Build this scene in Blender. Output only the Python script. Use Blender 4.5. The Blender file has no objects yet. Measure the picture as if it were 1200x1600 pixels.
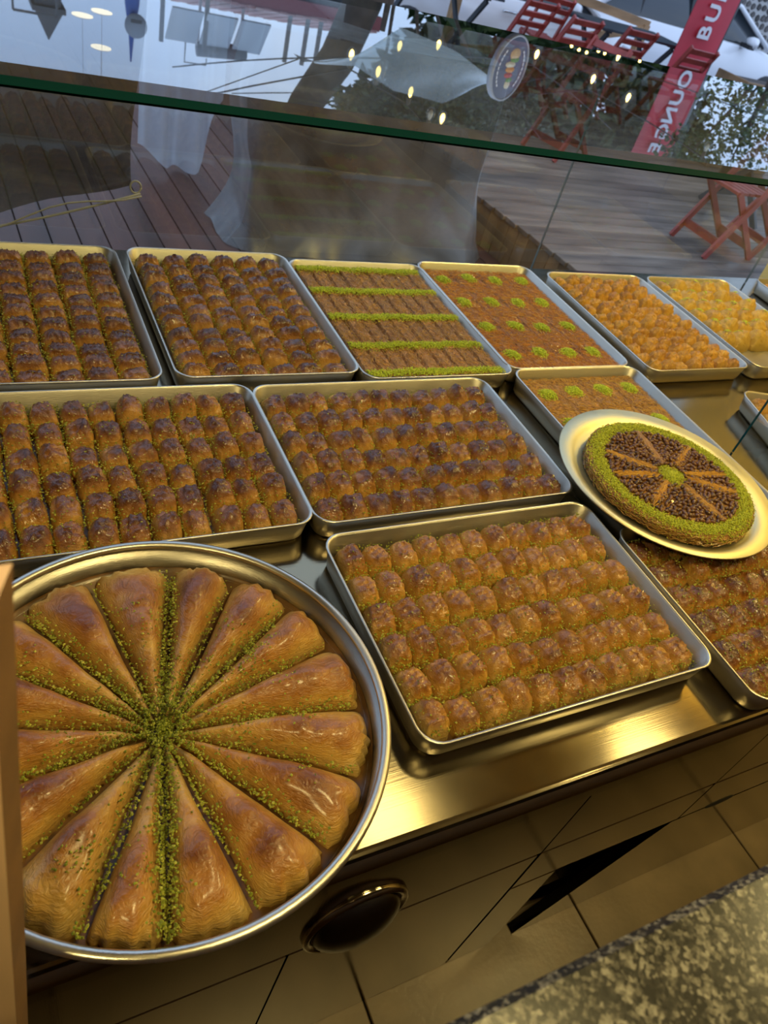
import bpy, math, random
import numpy as np
from mathutils import Vector, Matrix

SC = bpy.context.scene
COL = SC.collection
RND = random.Random(7)
PI = math.pi

# ------------------------------------------------------------------ camera
CAM = Vector((0.0, 0.0, 1.77))
cam_data = bpy.data.cameras.new('camera')
cam = bpy.data.objects.new('camera', cam_data)
COL.objects.link(cam)
ax_r = Vector((0.88351, -0.40128, 0.24162))
ax_d = Vector((-0.11113, -0.68068, -0.72411))
ax_f = Vector((0.45504, 0.61291, -0.64598))
cam.matrix_world = Matrix(((ax_r.x, -ax_d.x, -ax_f.x, CAM.x), (ax_r.y, -ax_d.y, -ax_f.y, CAM.y), (ax_r.z, -ax_d.z, -ax_f.z, CAM.z), (0, 0, 0, 1)))
cam_data.sensor_fit = 'VERTICAL'
cam_data.sensor_height = 24.0
cam_data.sensor_width = 18.0
cam_data.lens = 1179.28 / 1600 * 24.0
cam_data.clip_start = 0.02
cam_data.clip_end = 300
cam_data.dof.use_dof = True
cam_data.dof.focus_distance = 1.15
cam_data.dof.aperture_fstop = 5.6
SC.camera = cam

# ------------------------------------------------------------------ view, world, lights
SC.view_settings.view_transform = 'Standard'
SC.view_settings.look = 'None'
SC.view_settings.gamma = 1.0
SC.view_settings.exposure = 0.0
SC.view_settings.use_curve_mapping = False
SC.cycles.transparent_max_bounces = 32
SC.cycles.max_bounces = 8
SC.cycles.use_denoising = True
SC.cycles.sample_clamp_indirect = 4.0
SC.cycles.caustics_reflective = False
SC.cycles.caustics_refractive = False

SKY_STRENGTH = 1.38
LAMP_W = 1.3


def node(nt, kind, loc=None, **kw):
    n = nt.nodes.new(kind)
    for k, v in kw.items():
        if k.startswith('i_'):
            n.inputs[k[2:].replace('_', ' ')].default_value = v
        else:
            setattr(n, k, v)
    return n


def ramp(nt, stops, interp='LINEAR'):
    r = nt.nodes.new('ShaderNodeValToRGB')
    cr = r.color_ramp
    cr.interpolation = interp
    while len(cr.elements) > len(stops):
        cr.elements.remove(cr.elements[-1])
    while len(cr.elements) < len(stops):
        cr.elements.new(0.5)
    for e, (p, c) in zip(cr.elements, stops):
        e.position = p
        e.color = (c[0], c[1], c[2], 1)
    return r


world = bpy.data.worlds.new('overcast_sky')
SC.world = world
world.use_nodes = True
wn = world.node_tree
wn.nodes.clear()
wo = node(wn, 'ShaderNodeOutputWorld')
wb = node(wn, 'ShaderNodeBackground')
wt = node(wn, 'ShaderNodeTexCoord')
wnz = node(wn, 'ShaderNodeTexNoise', i_Scale=2.2, i_Detail=5.0, i_Roughness=0.55)
wr = ramp(wn, [(0.3, (0.44, 0.62, 0.98)), (0.55, (0.57, 0.75, 1.08)), (0.75, (0.78, 0.92, 1.15))])
wn.links.new(wt.outputs['Generated'], wnz.inputs['Vector'])
wn.links.new(wnz.outputs['Fac'], wr.inputs['Fac'])
wn.links.new(wr.outputs['Color'], wb.inputs['Color'])
wb.inputs['Strength'].default_value = SKY_STRENGTH
wn.links.new(wb.outputs['Background'], wo.inputs['Surface'])


def area_light(name, loc, target, size, watts, color):
    d = bpy.data.lights.new(name, 'AREA')
    d.shape = 'DISK'
    d.size = size
    d.energy = watts
    d.color = color
    o = bpy.data.objects.new(name, d)
    COL.objects.link(o)
    o.location = loc
    o.rotation_euler = (Vector(target) - Vector(loc)).to_track_quat('-Z', 'Y').to_euler()
    return o


WARM = (1.0, 0.79, 0.31)
LAMPS = [(1.27, 1.04, 2.4), (2.68, 0.92, 2.4), (0.75, -0.05, 14), (2.25, 0.0, 14), (-0.75, -0.75, 14)]  # last three are added for brightness, placed where the steel cannot mirror them
for lx, ly, lw in LAMPS:
    area_light('ceiling_lamp_light', (lx, ly, 2.86), (lx, ly, 0), 0.36, lw * LAMP_W, WARM)
area_light('added_wall_light', (2.70, 1.35, 2.84), (3.15, 1.9, 1.4), 0.25, 25 * LAMP_W, (1.0, 0.74, 0.20))  # added light without a fixture, so the worktop mirrors a yellow side wall

# ------------------------------------------------------------------ materials
M = {}


def new_mat(name):
    m = bpy.data.materials.new(name)
    m.use_nodes = True
    m.node_tree.nodes.clear()
    nt = m.node_tree
    out = node(nt, 'ShaderNodeOutputMaterial')
    return m, nt, out


def plain(name, col, rough=0.5, metal=0.0, noise=0.0, nscale=20.0, bump=0.0, bscale=80.0, coat=0.0, spec=0.5, objvar=0.0, stretch=None):
    m, nt, out = new_mat(name)
    b = node(nt, 'ShaderNodeBsdfPrincipled')
    b.inputs['Roughness'].default_value = rough
    b.inputs['Metallic'].default_value = metal
    b.inputs['Coat Weight'].default_value = coat
    b.inputs['Specular IOR Level'].default_value = spec
    b.inputs['Base Color'].default_value = (*col, 1)
    nt.links.new(b.outputs[0], out.inputs[0])
    tc = node(nt, 'ShaderNodeTexCoord')
    mp = node(nt, 'ShaderNodeMapping')
    if stretch:
        mp.inputs['Scale'].default_value = stretch
    nt.links.new(tc.outputs['Object'], mp.inputs['Vector'])
    last = None
    if noise > 0 or objvar > 0:
        nz = node(nt, 'ShaderNodeTexNoise', i_Scale=nscale, i_Detail=4.0)
        nt.links.new(mp.outputs[0], nz.inputs['Vector'])
        hi = tuple(min(1, c * (1 + noise)) for c in col)
        lo = tuple(c * (1 - noise) for c in col)
        r = ramp(nt, [(0.3, lo), (0.7, hi)])
        nt.links.new(nz.outputs['Fac'], r.inputs['Fac'])
        last = r.outputs['Color']
        if objvar > 0:
            oi = node(nt, 'ShaderNodeObjectInfo')
            mr = node(nt, 'ShaderNodeMapRange')
            mr.inputs['To Min'].default_value = 1 - objvar
            mr.inputs['To Max'].default_value = 1 + objvar
            nt.links.new(oi.outputs['Random'], mr.inputs['Value'])
            hv = node(nt, 'ShaderNodeHueSaturation')
            nt.links.new(mr.outputs['Result'], hv.inputs['Value'])
            nt.links.new(last, hv.inputs['Color'])
            last = hv.outputs['Color']
        nt.links.new(last, b.inputs['Base Color'])
    if bump > 0:
        n2 = node(nt, 'ShaderNodeTexNoise', i_Scale=bscale, i_Detail=5.0)
        nt.links.new(mp.outputs[0], n2.inputs['Vector'])
        bp = node(nt, 'ShaderNodeBump')
        bp.inputs['Strength'].default_value = bump
        bp.inputs['Distance'].default_value = 0.01
        nt.links.new(n2.outputs['Fac'], bp.inputs['Height'])
        nt.links.new(bp.outputs['Normal'], b.inputs['Normal'])
    M[name] = m
    return m


def pastry_mat(name, stops, rough=0.3, coat=0.35, nscale=45.0, bump=0.5, zmix=0.85, flake=260.0, dist=1.6, nmul=0.75):
    """baked crust: paler flaky sides, browned crown, wrinkled leaves"""
    m, nt, out = new_mat(name)
    b = node(nt, 'ShaderNodeBsdfPrincipled')
    b.inputs['Roughness'].default_value = rough
    b.inputs['Coat Weight'].default_value = coat
    b.inputs['Coat Roughness'].default_value = 0.16
    nt.links.new(b.outputs[0], out.inputs[0])
    tc = node(nt, 'ShaderNodeTexCoord')
    oi = node(nt, 'ShaderNodeObjectInfo')
    off = node(nt, 'ShaderNodeVectorMath', operation='SCALE')
    cx = node(nt, 'ShaderNodeCombineXYZ')
    for k in 'XYZ':
        nt.links.new(oi.outputs['Random'], cx.inputs[k])
    nt.links.new(cx.outputs[0], off.inputs[0])
    off.inputs['Scale'].default_value = 3.0
    add = node(nt, 'ShaderNodeVectorMath', operation='ADD')
    nt.links.new(tc.outputs['Object'], add.inputs[0])
    nt.links.new(off.outputs[0], add.inputs[1])
    nz = node(nt, 'ShaderNodeTexNoise', i_Scale=nscale, i_Detail=4.0, i_Roughness=0.6)
    nt.links.new(add.outputs[0], nz.inputs['Vector'])
    sp = node(nt, 'ShaderNodeSeparateXYZ')
    nt.links.new(tc.outputs['Generated'], sp.inputs[0])
    m1 = node(nt, 'ShaderNodeMath', operation='MULTIPLY')
    mz = node(nt, 'ShaderNodeMath', operation='POWER')
    nt.links.new(sp.outputs['Z'], mz.inputs[0])
    mz.inputs[1].default_value = 1.9
    nt.links.new(mz.outputs[0], m1.inputs[0])
    m1.inputs[1].default_value = zmix
    m2 = node(nt, 'ShaderNodeMath', operation='MULTIPLY_ADD')
    nt.links.new(nz.outputs['Fac'], m2.inputs[0])
    m2.inputs[1].default_value = nmul
    nt.links.new(m1.outputs[0], m2.inputs[2])
    m3 = node(nt, 'ShaderNodeMath', operation='MULTIPLY_ADD')
    nt.links.new(oi.outputs['Random'], m3.inputs[0])
    m3.inputs[1].default_value = 0.22
    nt.links.new(m2.outputs[0], m3.inputs[2])
    m4 = node(nt, 'ShaderNodeMath', operation='SUBTRACT')
    nt.links.new(m3.outputs[0], m4.inputs[0])
    m4.inputs[1].default_value = 0.37 + (nmul - 0.75) * 0.5
    r = ramp(nt, stops)
    nt.links.new(m4.outputs[0], r.inputs['Fac'])
    nt.links.new(r.outputs['Color'], b.inputs['Base Color'])
    # leaves of dough: fine wrinkles and layer lines
    mp = node(nt, 'ShaderNodeMapping')
    mp.inputs['Scale'].default_value = (0.6, 0.6, 2.6)
    nt.links.new(add.outputs[0], mp.inputs['Vector'])
    n2 = node(nt, 'ShaderNodeTexNoise', i_Scale=flake, i_Detail=3.0, i_Distortion=1.2)
    nt.links.new(mp.outputs[0], n2.inputs['Vector'])
    n3 = node(nt, 'ShaderNodeTexNoise', i_Scale=flake * 0.3, i_Detail=2.0, i_Distortion=dist)
    nt.links.new(add.outputs[0], n3.inputs['Vector'])
    ad = node(nt, 'ShaderNodeMath', operation='MULTIPLY_ADD')
    nt.links.new(n3.outputs['Fac'], ad.inputs[0])
    ad.inputs[1].default_value = 1.6
    nt.links.new(n2.outputs['Fac'], ad.inputs[2])
    bp = node(nt, 'ShaderNodeBump')
    bp.inputs['Strength'].default_value = bump
    bp.inputs['Distance'].default_value = 0.004
    nt.links.new(ad.outputs[0], bp.inputs['Height'])
    nt.links.new(bp.outputs['Normal'], b.inputs['Normal'])
    M[name] = m
    return m


def island_mat(name, stops, rough=0.6, coat=0.0):
    m, nt, out = new_mat(name)
    b = node(nt, 'ShaderNodeBsdfPrincipled')
    b.inputs['Roughness'].default_value = rough
    b.inputs['Coat Weight'].default_value = coat
    g = node(nt, 'ShaderNodeNewGeometry')
    r = ramp(nt, stops)
    nt.links.new(g.outputs['Random Per Island'], r.inputs['Fac'])
    nt.links.new(r.outputs['Color'], b.inputs['Base Color'])
    nt.links.new(b.outputs[0], out.inputs[0])
    M[name] = m
    return m


def steel_mat(name, col, rough, scr=0.25, brush=(2, 160, 160), aniso=0.0):
    m, nt, out = new_mat(name)
    b = node(nt, 'ShaderNodeBsdfPrincipled')
    b.inputs['Metallic'].default_value = 1.0
    b.inputs['Base Color'].default_value = (*col, 1)
    nt.links.new(b.outputs[0], out.inputs[0])
    tc = node(nt, 'ShaderNodeTexCoord')
    mp = node(nt, 'ShaderNodeMapping')
    mp.inputs['Scale'].default_value = brush
    nt.links.new(tc.outputs['Object'], mp.inputs['Vector'])
    nz = node(nt, 'ShaderNodeTexNoise', i_Scale=3.0, i_Detail=3.0)
    nt.links.new(mp.outputs[0], nz.inputs['Vector'])
    n0 = node(nt, 'ShaderNodeTexNoise', i_Scale=6.0, i_Detail=4.0)
    nt.links.new(tc.outputs['Object'], n0.inputs['Vector'])
    mr = node(nt, 'ShaderNodeMapRange')
    mr.inputs['From Min'].default_value = 0.3
    mr.inputs['From Max'].default_value = 0.7
    mr.inputs['To Min'].default_value = rough * 0.8
    mr.inputs['To Max'].default_value = rough * 1.25
    nt.links.new(n0.outputs['Fac'], mr.inputs['Value'])
    nt.links.new(mr.outputs['Result'], b.inputs['Roughness'])
    bp = node(nt, 'ShaderNodeBump')
    bp.inputs['Strength'].default_value = scr
    bp.inputs['Distance'].default_value = 0.001
    nt.links.new(nz.outputs['Fac'], bp.inputs['Height'])
    nt.links.new(bp.outputs['Normal'], b.inputs['Normal'])
    M[name] = m
    return m


def clear_mat(name, tint, reflect=True, two=True, base=0.0, rough=0.0, haze=0.0, hazecol=(0.5, 0.5, 0.5), streak=0.0, through=0.0):
    """clear sheet: transparent with mirror reflection that grows at grazing angles (the same from both faces)"""
    m, nt, out = new_mat(name)
    tr = node(nt, 'ShaderNodeBsdfTransparent')
    tr.inputs['Color'].default_value = (*tint, 1)
    last = tr.outputs[0]
    if haze > 0:
        df = node(nt, 'ShaderNodeBsdfDiffuse')
        df.inputs['Color'].default_value = (*hazecol, 1)
        dsh = df.outputs[0]
        if through > 0:      # light passing through the milky sheet
            tl = node(nt, 'ShaderNodeBsdfTranslucent')
            tl.inputs['Color'].default_value = (*hazecol, 1)
            m0 = node(nt, 'ShaderNodeMixShader')
            m0.inputs['Fac'].default_value = through
            nt.links.new(df.outputs[0], m0.inputs[1])
            nt.links.new(tl.outputs[0], m0.inputs[2])
            dsh = m0.outputs[0]
        mx = node(nt, 'ShaderNodeMixShader')
        mx.inputs['Fac'].default_value = haze
        if streak > 0:
            tc = node(nt, 'ShaderNodeTexCoord')
            nz = node(nt, 'ShaderNodeTexNoise', i_Scale=2.2, i_Detail=4.0, i_Distortion=0.8)
            nt.links.new(tc.outputs['Object'], nz.inputs['Vector'])
            mr = node(nt, 'ShaderNodeMapRange')
            mr.inputs['From Min'].default_value = 0.35
            mr.inputs['From Max'].default_value = 0.7
            mr.inputs['To Min'].default_value = haze * (1 - streak)
            mr.inputs['To Max'].default_value = min(1, haze * (1 + streak))
            nt.links.new(nz.outputs['Fac'], mr.inputs['Value'])
            nt.links.new(mr.outputs['Result'], mx.inputs['Fac'])
        nt.links.new(last, mx.inputs[1])
        nt.links.new(dsh, mx.inputs[2])
        last = mx.outputs[0]
    if reflect:
        g = node(nt, 'ShaderNodeNewGeometry')
        dt = node(nt, 'ShaderNodeVectorMath', operation='DOT_PRODUCT')
        nt.links.new(g.outputs['Incoming'], dt.inputs[0])
        nt.links.new(g.outputs['Normal'], dt.inputs[1])
        ab = node(nt, 'ShaderNodeMath', operation='ABSOLUTE')
        nt.links.new(dt.outputs['Value'], ab.inputs[0])
        om = node(nt, 'ShaderNodeMath', operation='SUBTRACT', use_clamp=True)
        om.inputs[0].default_value = 1.0
        nt.links.new(ab.outputs[0], om.inputs[1])
        pw = node(nt, 'ShaderNodeMath', operation='POWER')
        nt.links.new(om.outputs[0], pw.inputs[0])
        pw.inputs[1].default_value = 5.0
        ma = node(nt, 'ShaderNodeMath', operation='MULTIPLY_ADD', use_clamp=True)
        nt.links.new(pw.outputs[0], ma.inputs[0])
        ma.inputs[1].default_value = 0.96 - base
        ma.inputs[2].default_value = 0.04 + base
        fac = ma.outputs[0]
        if two:  # both surfaces of the sheet together: 2F / (1 + F)
            n2 = node(nt, 'ShaderNodeMath', operation='MULTIPLY')
            nt.links.new(fac, n2.inputs[0])
            n2.inputs[1].default_value = 2.0
            n1 = node(nt, 'ShaderNodeMath', operation='ADD')
            nt.links.new(fac, n1.inputs[0])
            n1.inputs[1].default_value = 1.0
            dv = node(nt, 'ShaderNodeMath', operation='DIVIDE')
            nt.links.new(n2.outputs[0], dv.inputs[0])
            nt.links.new(n1.outputs[0], dv.inputs[1])
            fac = dv.outputs[0]
        gl = node(nt, 'ShaderNodeBsdfGlossy')
        gl.inputs['Roughness'].default_value = rough
        gl.inputs['Color'].default_value = (0.97, 1.0, 0.99, 1)
        mx = node(nt, 'ShaderNodeMixShader')
        nt.links.new(fac, mx.inputs['Fac'])
        nt.links.new(last, mx.inputs[1])
        nt.links.new(gl.outputs[0], mx.inputs[2])
        last = mx.outputs[0]
    nt.links.new(last, out.inputs[0])
    M[name] = m
    return m


def emit_mat(name, col, strength):
    m, nt, out = new_mat(name)
    e = node(nt, 'ShaderNodeEmission')
    e.inputs['Color'].default_value = (*col, 1)
    e.inputs['Strength'].default_value = strength
    nt.links.new(e.outputs[0], out.inputs[0])
    M[name] = m
    return m


def granite_mat():
    m, nt, out = new_mat('granite')
    b = node(nt, 'ShaderNodeBsdfPrincipled')
    b.inputs['Roughness'].default_value = 0.22
    tc = node(nt, 'ShaderNodeTexCoord')
    v = node(nt, 'ShaderNodeTexVoronoi', i_Scale=330.0)
    nt.links.new(tc.outputs['Object'], v.inputs['Vector'])
    n1 = node(nt, 'ShaderNodeTexNoise', i_Scale=60.0, i_Detail=6.0, i_Roughness=0.75)
    nt.links.new(tc.outputs['Object'], n1.inputs['Vector'])
    sc = node(nt, 'ShaderNodeSeparateColor')
    nt.links.new(v.outputs['Color'], sc.inputs[0])
    mx = node(nt, 'ShaderNodeMath', operation='MULTIPLY_ADD')
    nt.links.new(sc.outputs[0], mx.inputs[0])
    mx.inputs[1].default_value = 0.35
    nt.links.new(n1.outputs['Fac'], mx.inputs[2])
    r = ramp(nt, [(0.48, (0.008, 0.0075, 0.0075)), (0.66, (0.028, 0.026, 0.022)), (0.76, (0.11, 0.10, 0.078)), (0.9, (0.26, 0.24, 0.19))])
    nt.links.new(mx.outputs[0], r.inputs['Fac'])
    nt.links.new(r.outputs['Color'], b.inputs['Base Color'])
    nt.links.new(b.outputs[0], out.inputs[0])
    M['granite'] = m


granite_mat()
steel_mat('worktop_steel', (0.28, 0.24, 0.17), 0.12, scr=0.06)
steel_mat('front_steel', (0.33, 0.28, 0.20), 0.10, scr=0.12, brush=(160, 2, 2))
steel_mat('tray_aluminium', (0.50, 0.47, 0.41), 0.40, scr=0.3, brush=(30, 30, 200))
steel_mat('rim_aluminium', (0.66, 0.62, 0.54), 0.32, scr=0.1)
steel_mat('pan_aluminium', (0.46, 0.43, 0.38), 0.33, scr=0.3, brush=(40, 40, 200))
steel_mat('plate_aluminium', (0.70, 0.65, 0.44), 0.42, scr=0.15)
plain('dark_steel', (0.10, 0.09, 0.08), 0.25, 1.0)
plain('cabinet_inside', (0.012, 0.011, 0.010), 0.8)
pastry_mat('roll_crust', [(0.05, (0.56, 0.34, 0.075)), (0.42, (0.48, 0.235, 0.042)), (0.68, (0.24, 0.085, 0.018)), (0.95, (0.085, 0.027, 0.009))], zmix=0.92, rough=0.24, coat=0.5, bump=0.5)
pastry_mat('piece_crust', [(0.05, (0.58, 0.36, 0.09)), (0.40, (0.50, 0.25, 0.045)), (0.66, (0.25, 0.088, 0.018)), (0.95, (0.085, 0.026, 0.009))], zmix=0.92, rough=0.24, coat=0.5, bump=0.5)
pastry_mat('front_crust', [(0.05, (0.60, 0.38, 0.09)), (0.42, (0.55, 0.29, 0.05)), (0.72, (0.32, 0.125, 0.02)), (1.0, (0.12, 0.036, 0.009))], zmix=0.85, rough=0.25, coat=0.5, bump=0.5)
pastry_mat('golden_crust', [(0.05, (0.66, 0.38, 0.065)), (0.48, (0.62, 0.31, 0.045)), (0.8, (0.36, 0.14, 0.025)), (1.0, (0.16, 0.05, 0.014))], rough=0.42, coat=0.12, bump=0.8, zmix=0.55)
pastry_mat('puffy_crust', [(0.05, (0.58, 0.37, 0.07)), (0.5, (0.52, 0.30, 0.045)), (0.8, (0.34, 0.16, 0.03)), (1.0, (0.20, 0.08, 0.02))], rough=0.42, coat=0.15, bump=0.6, zmix=0.5)
pastry_mat('wedge_crust', [(0.05, (0.52, 0.34, 0.10)), (0.36, (0.54, 0.30, 0.065)), (0.64, (0.36, 0.145, 0.026)), (0.97, (0.16, 0.048, 0.012))], rough=0.33, coat=0.3, nscale=22.0, bump=0.55, flake=150.0, zmix=0.74, dist=0.5, nmul=1.15)
island_mat('pistachio', [(0.0, (0.14, 0.17, 0.012)), (0.5, (0.30, 0.34, 0.028)), (1.0, (0.54, 0.54, 0.09))])
island_mat('pistachio_bright', [(0.0, (0.32, 0.42, 0.02)), (0.5, (0.52, 0.62, 0.03)), (1.0, (0.72, 0.78, 0.08))])
island_mat('pistachio_dark', [(0.0, (0.28, 0.32, 0.015)), (0.5, (0.46, 0.50, 0.025)), (1.0, (0.64, 0.65, 0.06))])
island_mat('strand', [(0.0, (0.34, 0.16, 0.03)), (0.5, (0.52, 0.27, 0.055)), (1.0, (0.68, 0.42, 0.10))], 0.45, 0.2)
island_mat('strand_red', [(0.0, (0.34, 0.10, 0.014)), (0.5, (0.48, 0.19, 0.025)), (1.0, (0.62, 0.32, 0.05))], 0.45, 0.2)
plain('shredded_base', (0.40, 0.19, 0.05), 0.5, noise=0.45, nscale=120, objvar=0.16, bump=0.7, bscale=400, coat=0.1)
plain('shredded_base_red', (0.36, 0.155, 0.04), 0.5, noise=0.55, nscale=28, bump=0.7, bscale=400, coat=0.1)
plain('nut_skin', (0.12, 0.048, 0.020), 0.28, noise=0.4, nscale=200, objvar=0.45, coat=0.2)
plain('syrup', (0.14, 0.065, 0.015), 0.35, coat=0.1, noise=0.5, nscale=30)
plain('floor_tile', (0.20, 0.145, 0.085), 0.35, noise=0.22, nscale=7, objvar=0.12, bump=0.05)
plain('grout', (0.03, 0.025, 0.02), 0.9)
plain('plaster', (0.40, 0.32, 0.22), 0.8, noise=0.08, nscale=3)
plain('ochre_plaster', (0.78, 0.58, 0.20), 0.7, noise=0.08, nscale=3)
plain('ceiling_paint', (0.36, 0.28, 0.17), 0.8)
plain('board_wood', (0.74, 0.50, 0.32), 0.6, noise=0.25, nscale=14, stretch=(1, 1, 0.12))
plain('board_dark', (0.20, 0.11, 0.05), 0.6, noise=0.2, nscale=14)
plain('deck_red', (0.085, 0.036, 0.023), 0.42, noise=0.35, nscale=9, stretch=(1, 0.08, 1), objvar=0.3, bump=0.1, bscale=60, spec=0.3)
plain('deck_grey', (0.165, 0.125, 0.095), 0.38, noise=0.5, nscale=5, stretch=(0.35, 2.4, 1), objvar=0.30, bump=0.25, bscale=40)
plain('deck_face', (0.23, 0.135, 0.06), 0.6, noise=0.4, nscale=7, stretch=(1, 1, 0.25), objvar=0.25)
plain('asphalt', (0.16, 0.16, 0.165), 0.7, noise=0.2, nscale=12)
plain('chair_red', (0.30, 0.045, 0.035), 0.4, noise=0.25, nscale=12, objvar=0.12)
plain('table_dark', (0.035, 0.05, 0.065), 0.35, noise=0.3, nscale=12, objvar=0.1)
plain('beam_wood', (0.42, 0.26, 0.13), 0.6, noise=0.3, nscale=10, stretch=(0.2, 1, 1))
plain('car_white', (0.82, 0.83, 0.86), 0.22, coat=0.6)
plain('car_glass', (0.018, 0.024, 0.03), 0.06, spec=0.8)
plain('car_black', (0.015, 0.015, 0.017), 0.5)
plain('chrome', (0.7, 0.7, 0.72), 0.12, 1.0)
plain('tail_red', (0.45, 0.02, 0.03), 0.2, coat=0.5)
plain('lamp_clear', (0.55, 0.58, 0.62), 0.08, coat=0.5)
plain('banner_red', (0.52, 0.025, 0.045), 0.5, noise=0.12, nscale=3)
plain('lettering_white', (0.78, 0.76, 0.80), 0.6)
plain('stone_dark', (0.10, 0.09, 0.085), 0.8, noise=0.4, nscale=12, objvar=0.4)
plain('mortar', (0.55, 0.53, 0.50), 0.9)
plain('bark', (0.075, 0.06, 0.05), 0.9, noise=0.4, nscale=8, bump=0.6, bscale=20)
island_mat('leaf', [(0.0, (0.015, 0.028, 0.008)), (0.6, (0.035, 0.06, 0.015)), (1.0, (0.075, 0.10, 0.025))], 0.5)
island_mat('leaf_light', [(0.0, (0.03, 0.06, 0.015)), (0.6, (0.07, 0.12, 0.03)), (1.0, (0.15, 0.17, 0.05))], 0.45)
plain('roof_pink', (0.42, 0.20, 0.19), 0.6, noise=0.15, nscale=2)
plain('roof_red', (0.20, 0.03, 0.035), 0.6)
plain('wall_grey', (0.16, 0.17, 0.18), 0.8, noise=0.15, nscale=2)
plain('panel_grey', (0.34, 0.38, 0.42), 0.3)
plain('tank_grey', (0.13, 0.14, 0.15), 0.5)
plain('steel_white', (0.7, 0.7, 0.7), 0.4)
plain('pole_blue', (0.06, 0.14, 0.42), 0.4)
plain('tower_grey', (0.13, 0.14, 0.15), 0.7)
plain('sign_navy', (0.075, 0.08, 0.13), 0.35)
plain('sign_edge', (0.35, 0.36, 0.40), 0.3)
plain('food_bread', (0.55, 0.36, 0.18), 0.6)
plain('food_red', (0.45, 0.05, 0.04), 0.5)
plain('food_orange', (0.62, 0.26, 0.05), 0.5)
plain('food_green', (0.12, 0.26, 0.06), 0.5)
plain('food_cream', (0.65, 0.58, 0.42), 0.5)
plain('rope', (0.42, 0.40, 0.37), 0.7)
plain('cable', (0.02, 0.02, 0.02), 0.6)
plain('brass_socket', (0.10, 0.08, 0.05), 0.4, 0.6)
plain('crate_brown', (0.22, 0.13, 0.06), 0.6, noise=0.4, nscale=4, objvar=0.2)
emit_mat('lamp_glow', (1.0, 0.79, 0.31), 1.5)
emit_mat('bulb_glow', (1.0, 0.68, 0.20), 11.0)
emit_mat('disc_glow', (1.0, 0.93, 0.78), 2.4)
clear_mat('glass_face', (0.90, 0.955, 0.93), two=True)
clear_mat('glass_inner', (1, 1, 1), reflect=False)
clear_mat('pane_face', (0.93, 0.965, 0.95), two=True)
clear_mat('bulb_glass', (0.95, 0.95, 0.92), two=False)
clear_mat('smoked_sheet', (0.50, 0.49, 0.50), two=True, base=0.03, rough=0.16, haze=0.78, hazecol=(0.052, 0.047, 0.047), streak=0.25)
clear_mat('clear_sheet', (0.93, 0.95, 0.97), two=False, rough=0.06, haze=0.05, hazecol=(0.5, 0.55, 0.6), streak=0.9)
clear_mat('cover_sheet', (0.62, 0.60, 0.56), two=False, base=0.0, rough=0.32, haze=0.66, hazecol=(0.19, 0.18, 0.18), streak=0.5, through=0.15)
clear_mat('white_sheet', (0.7, 0.72, 0.76), two=False, base=0.02, rough=0.2, haze=0.88, hazecol=(0.68, 0.71, 0.78), streak=0.12, through=0.5)
clear_mat('awning_sheet', (0.55, 0.62, 0.62), two=True, rough=0.15, haze=0.50, hazecol=(0.22, 0.27, 0.275), streak=0.3)
plain('glass_edge', (0.006, 0.062, 0.078), 0.2, spec=0.3)
plain('pane_edge', (0.17, 0.20, 0.19), 0.3)
plain('glass_edge_dark', (0.003, 0.016, 0.014), 0.5, spec=0.0)


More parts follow.
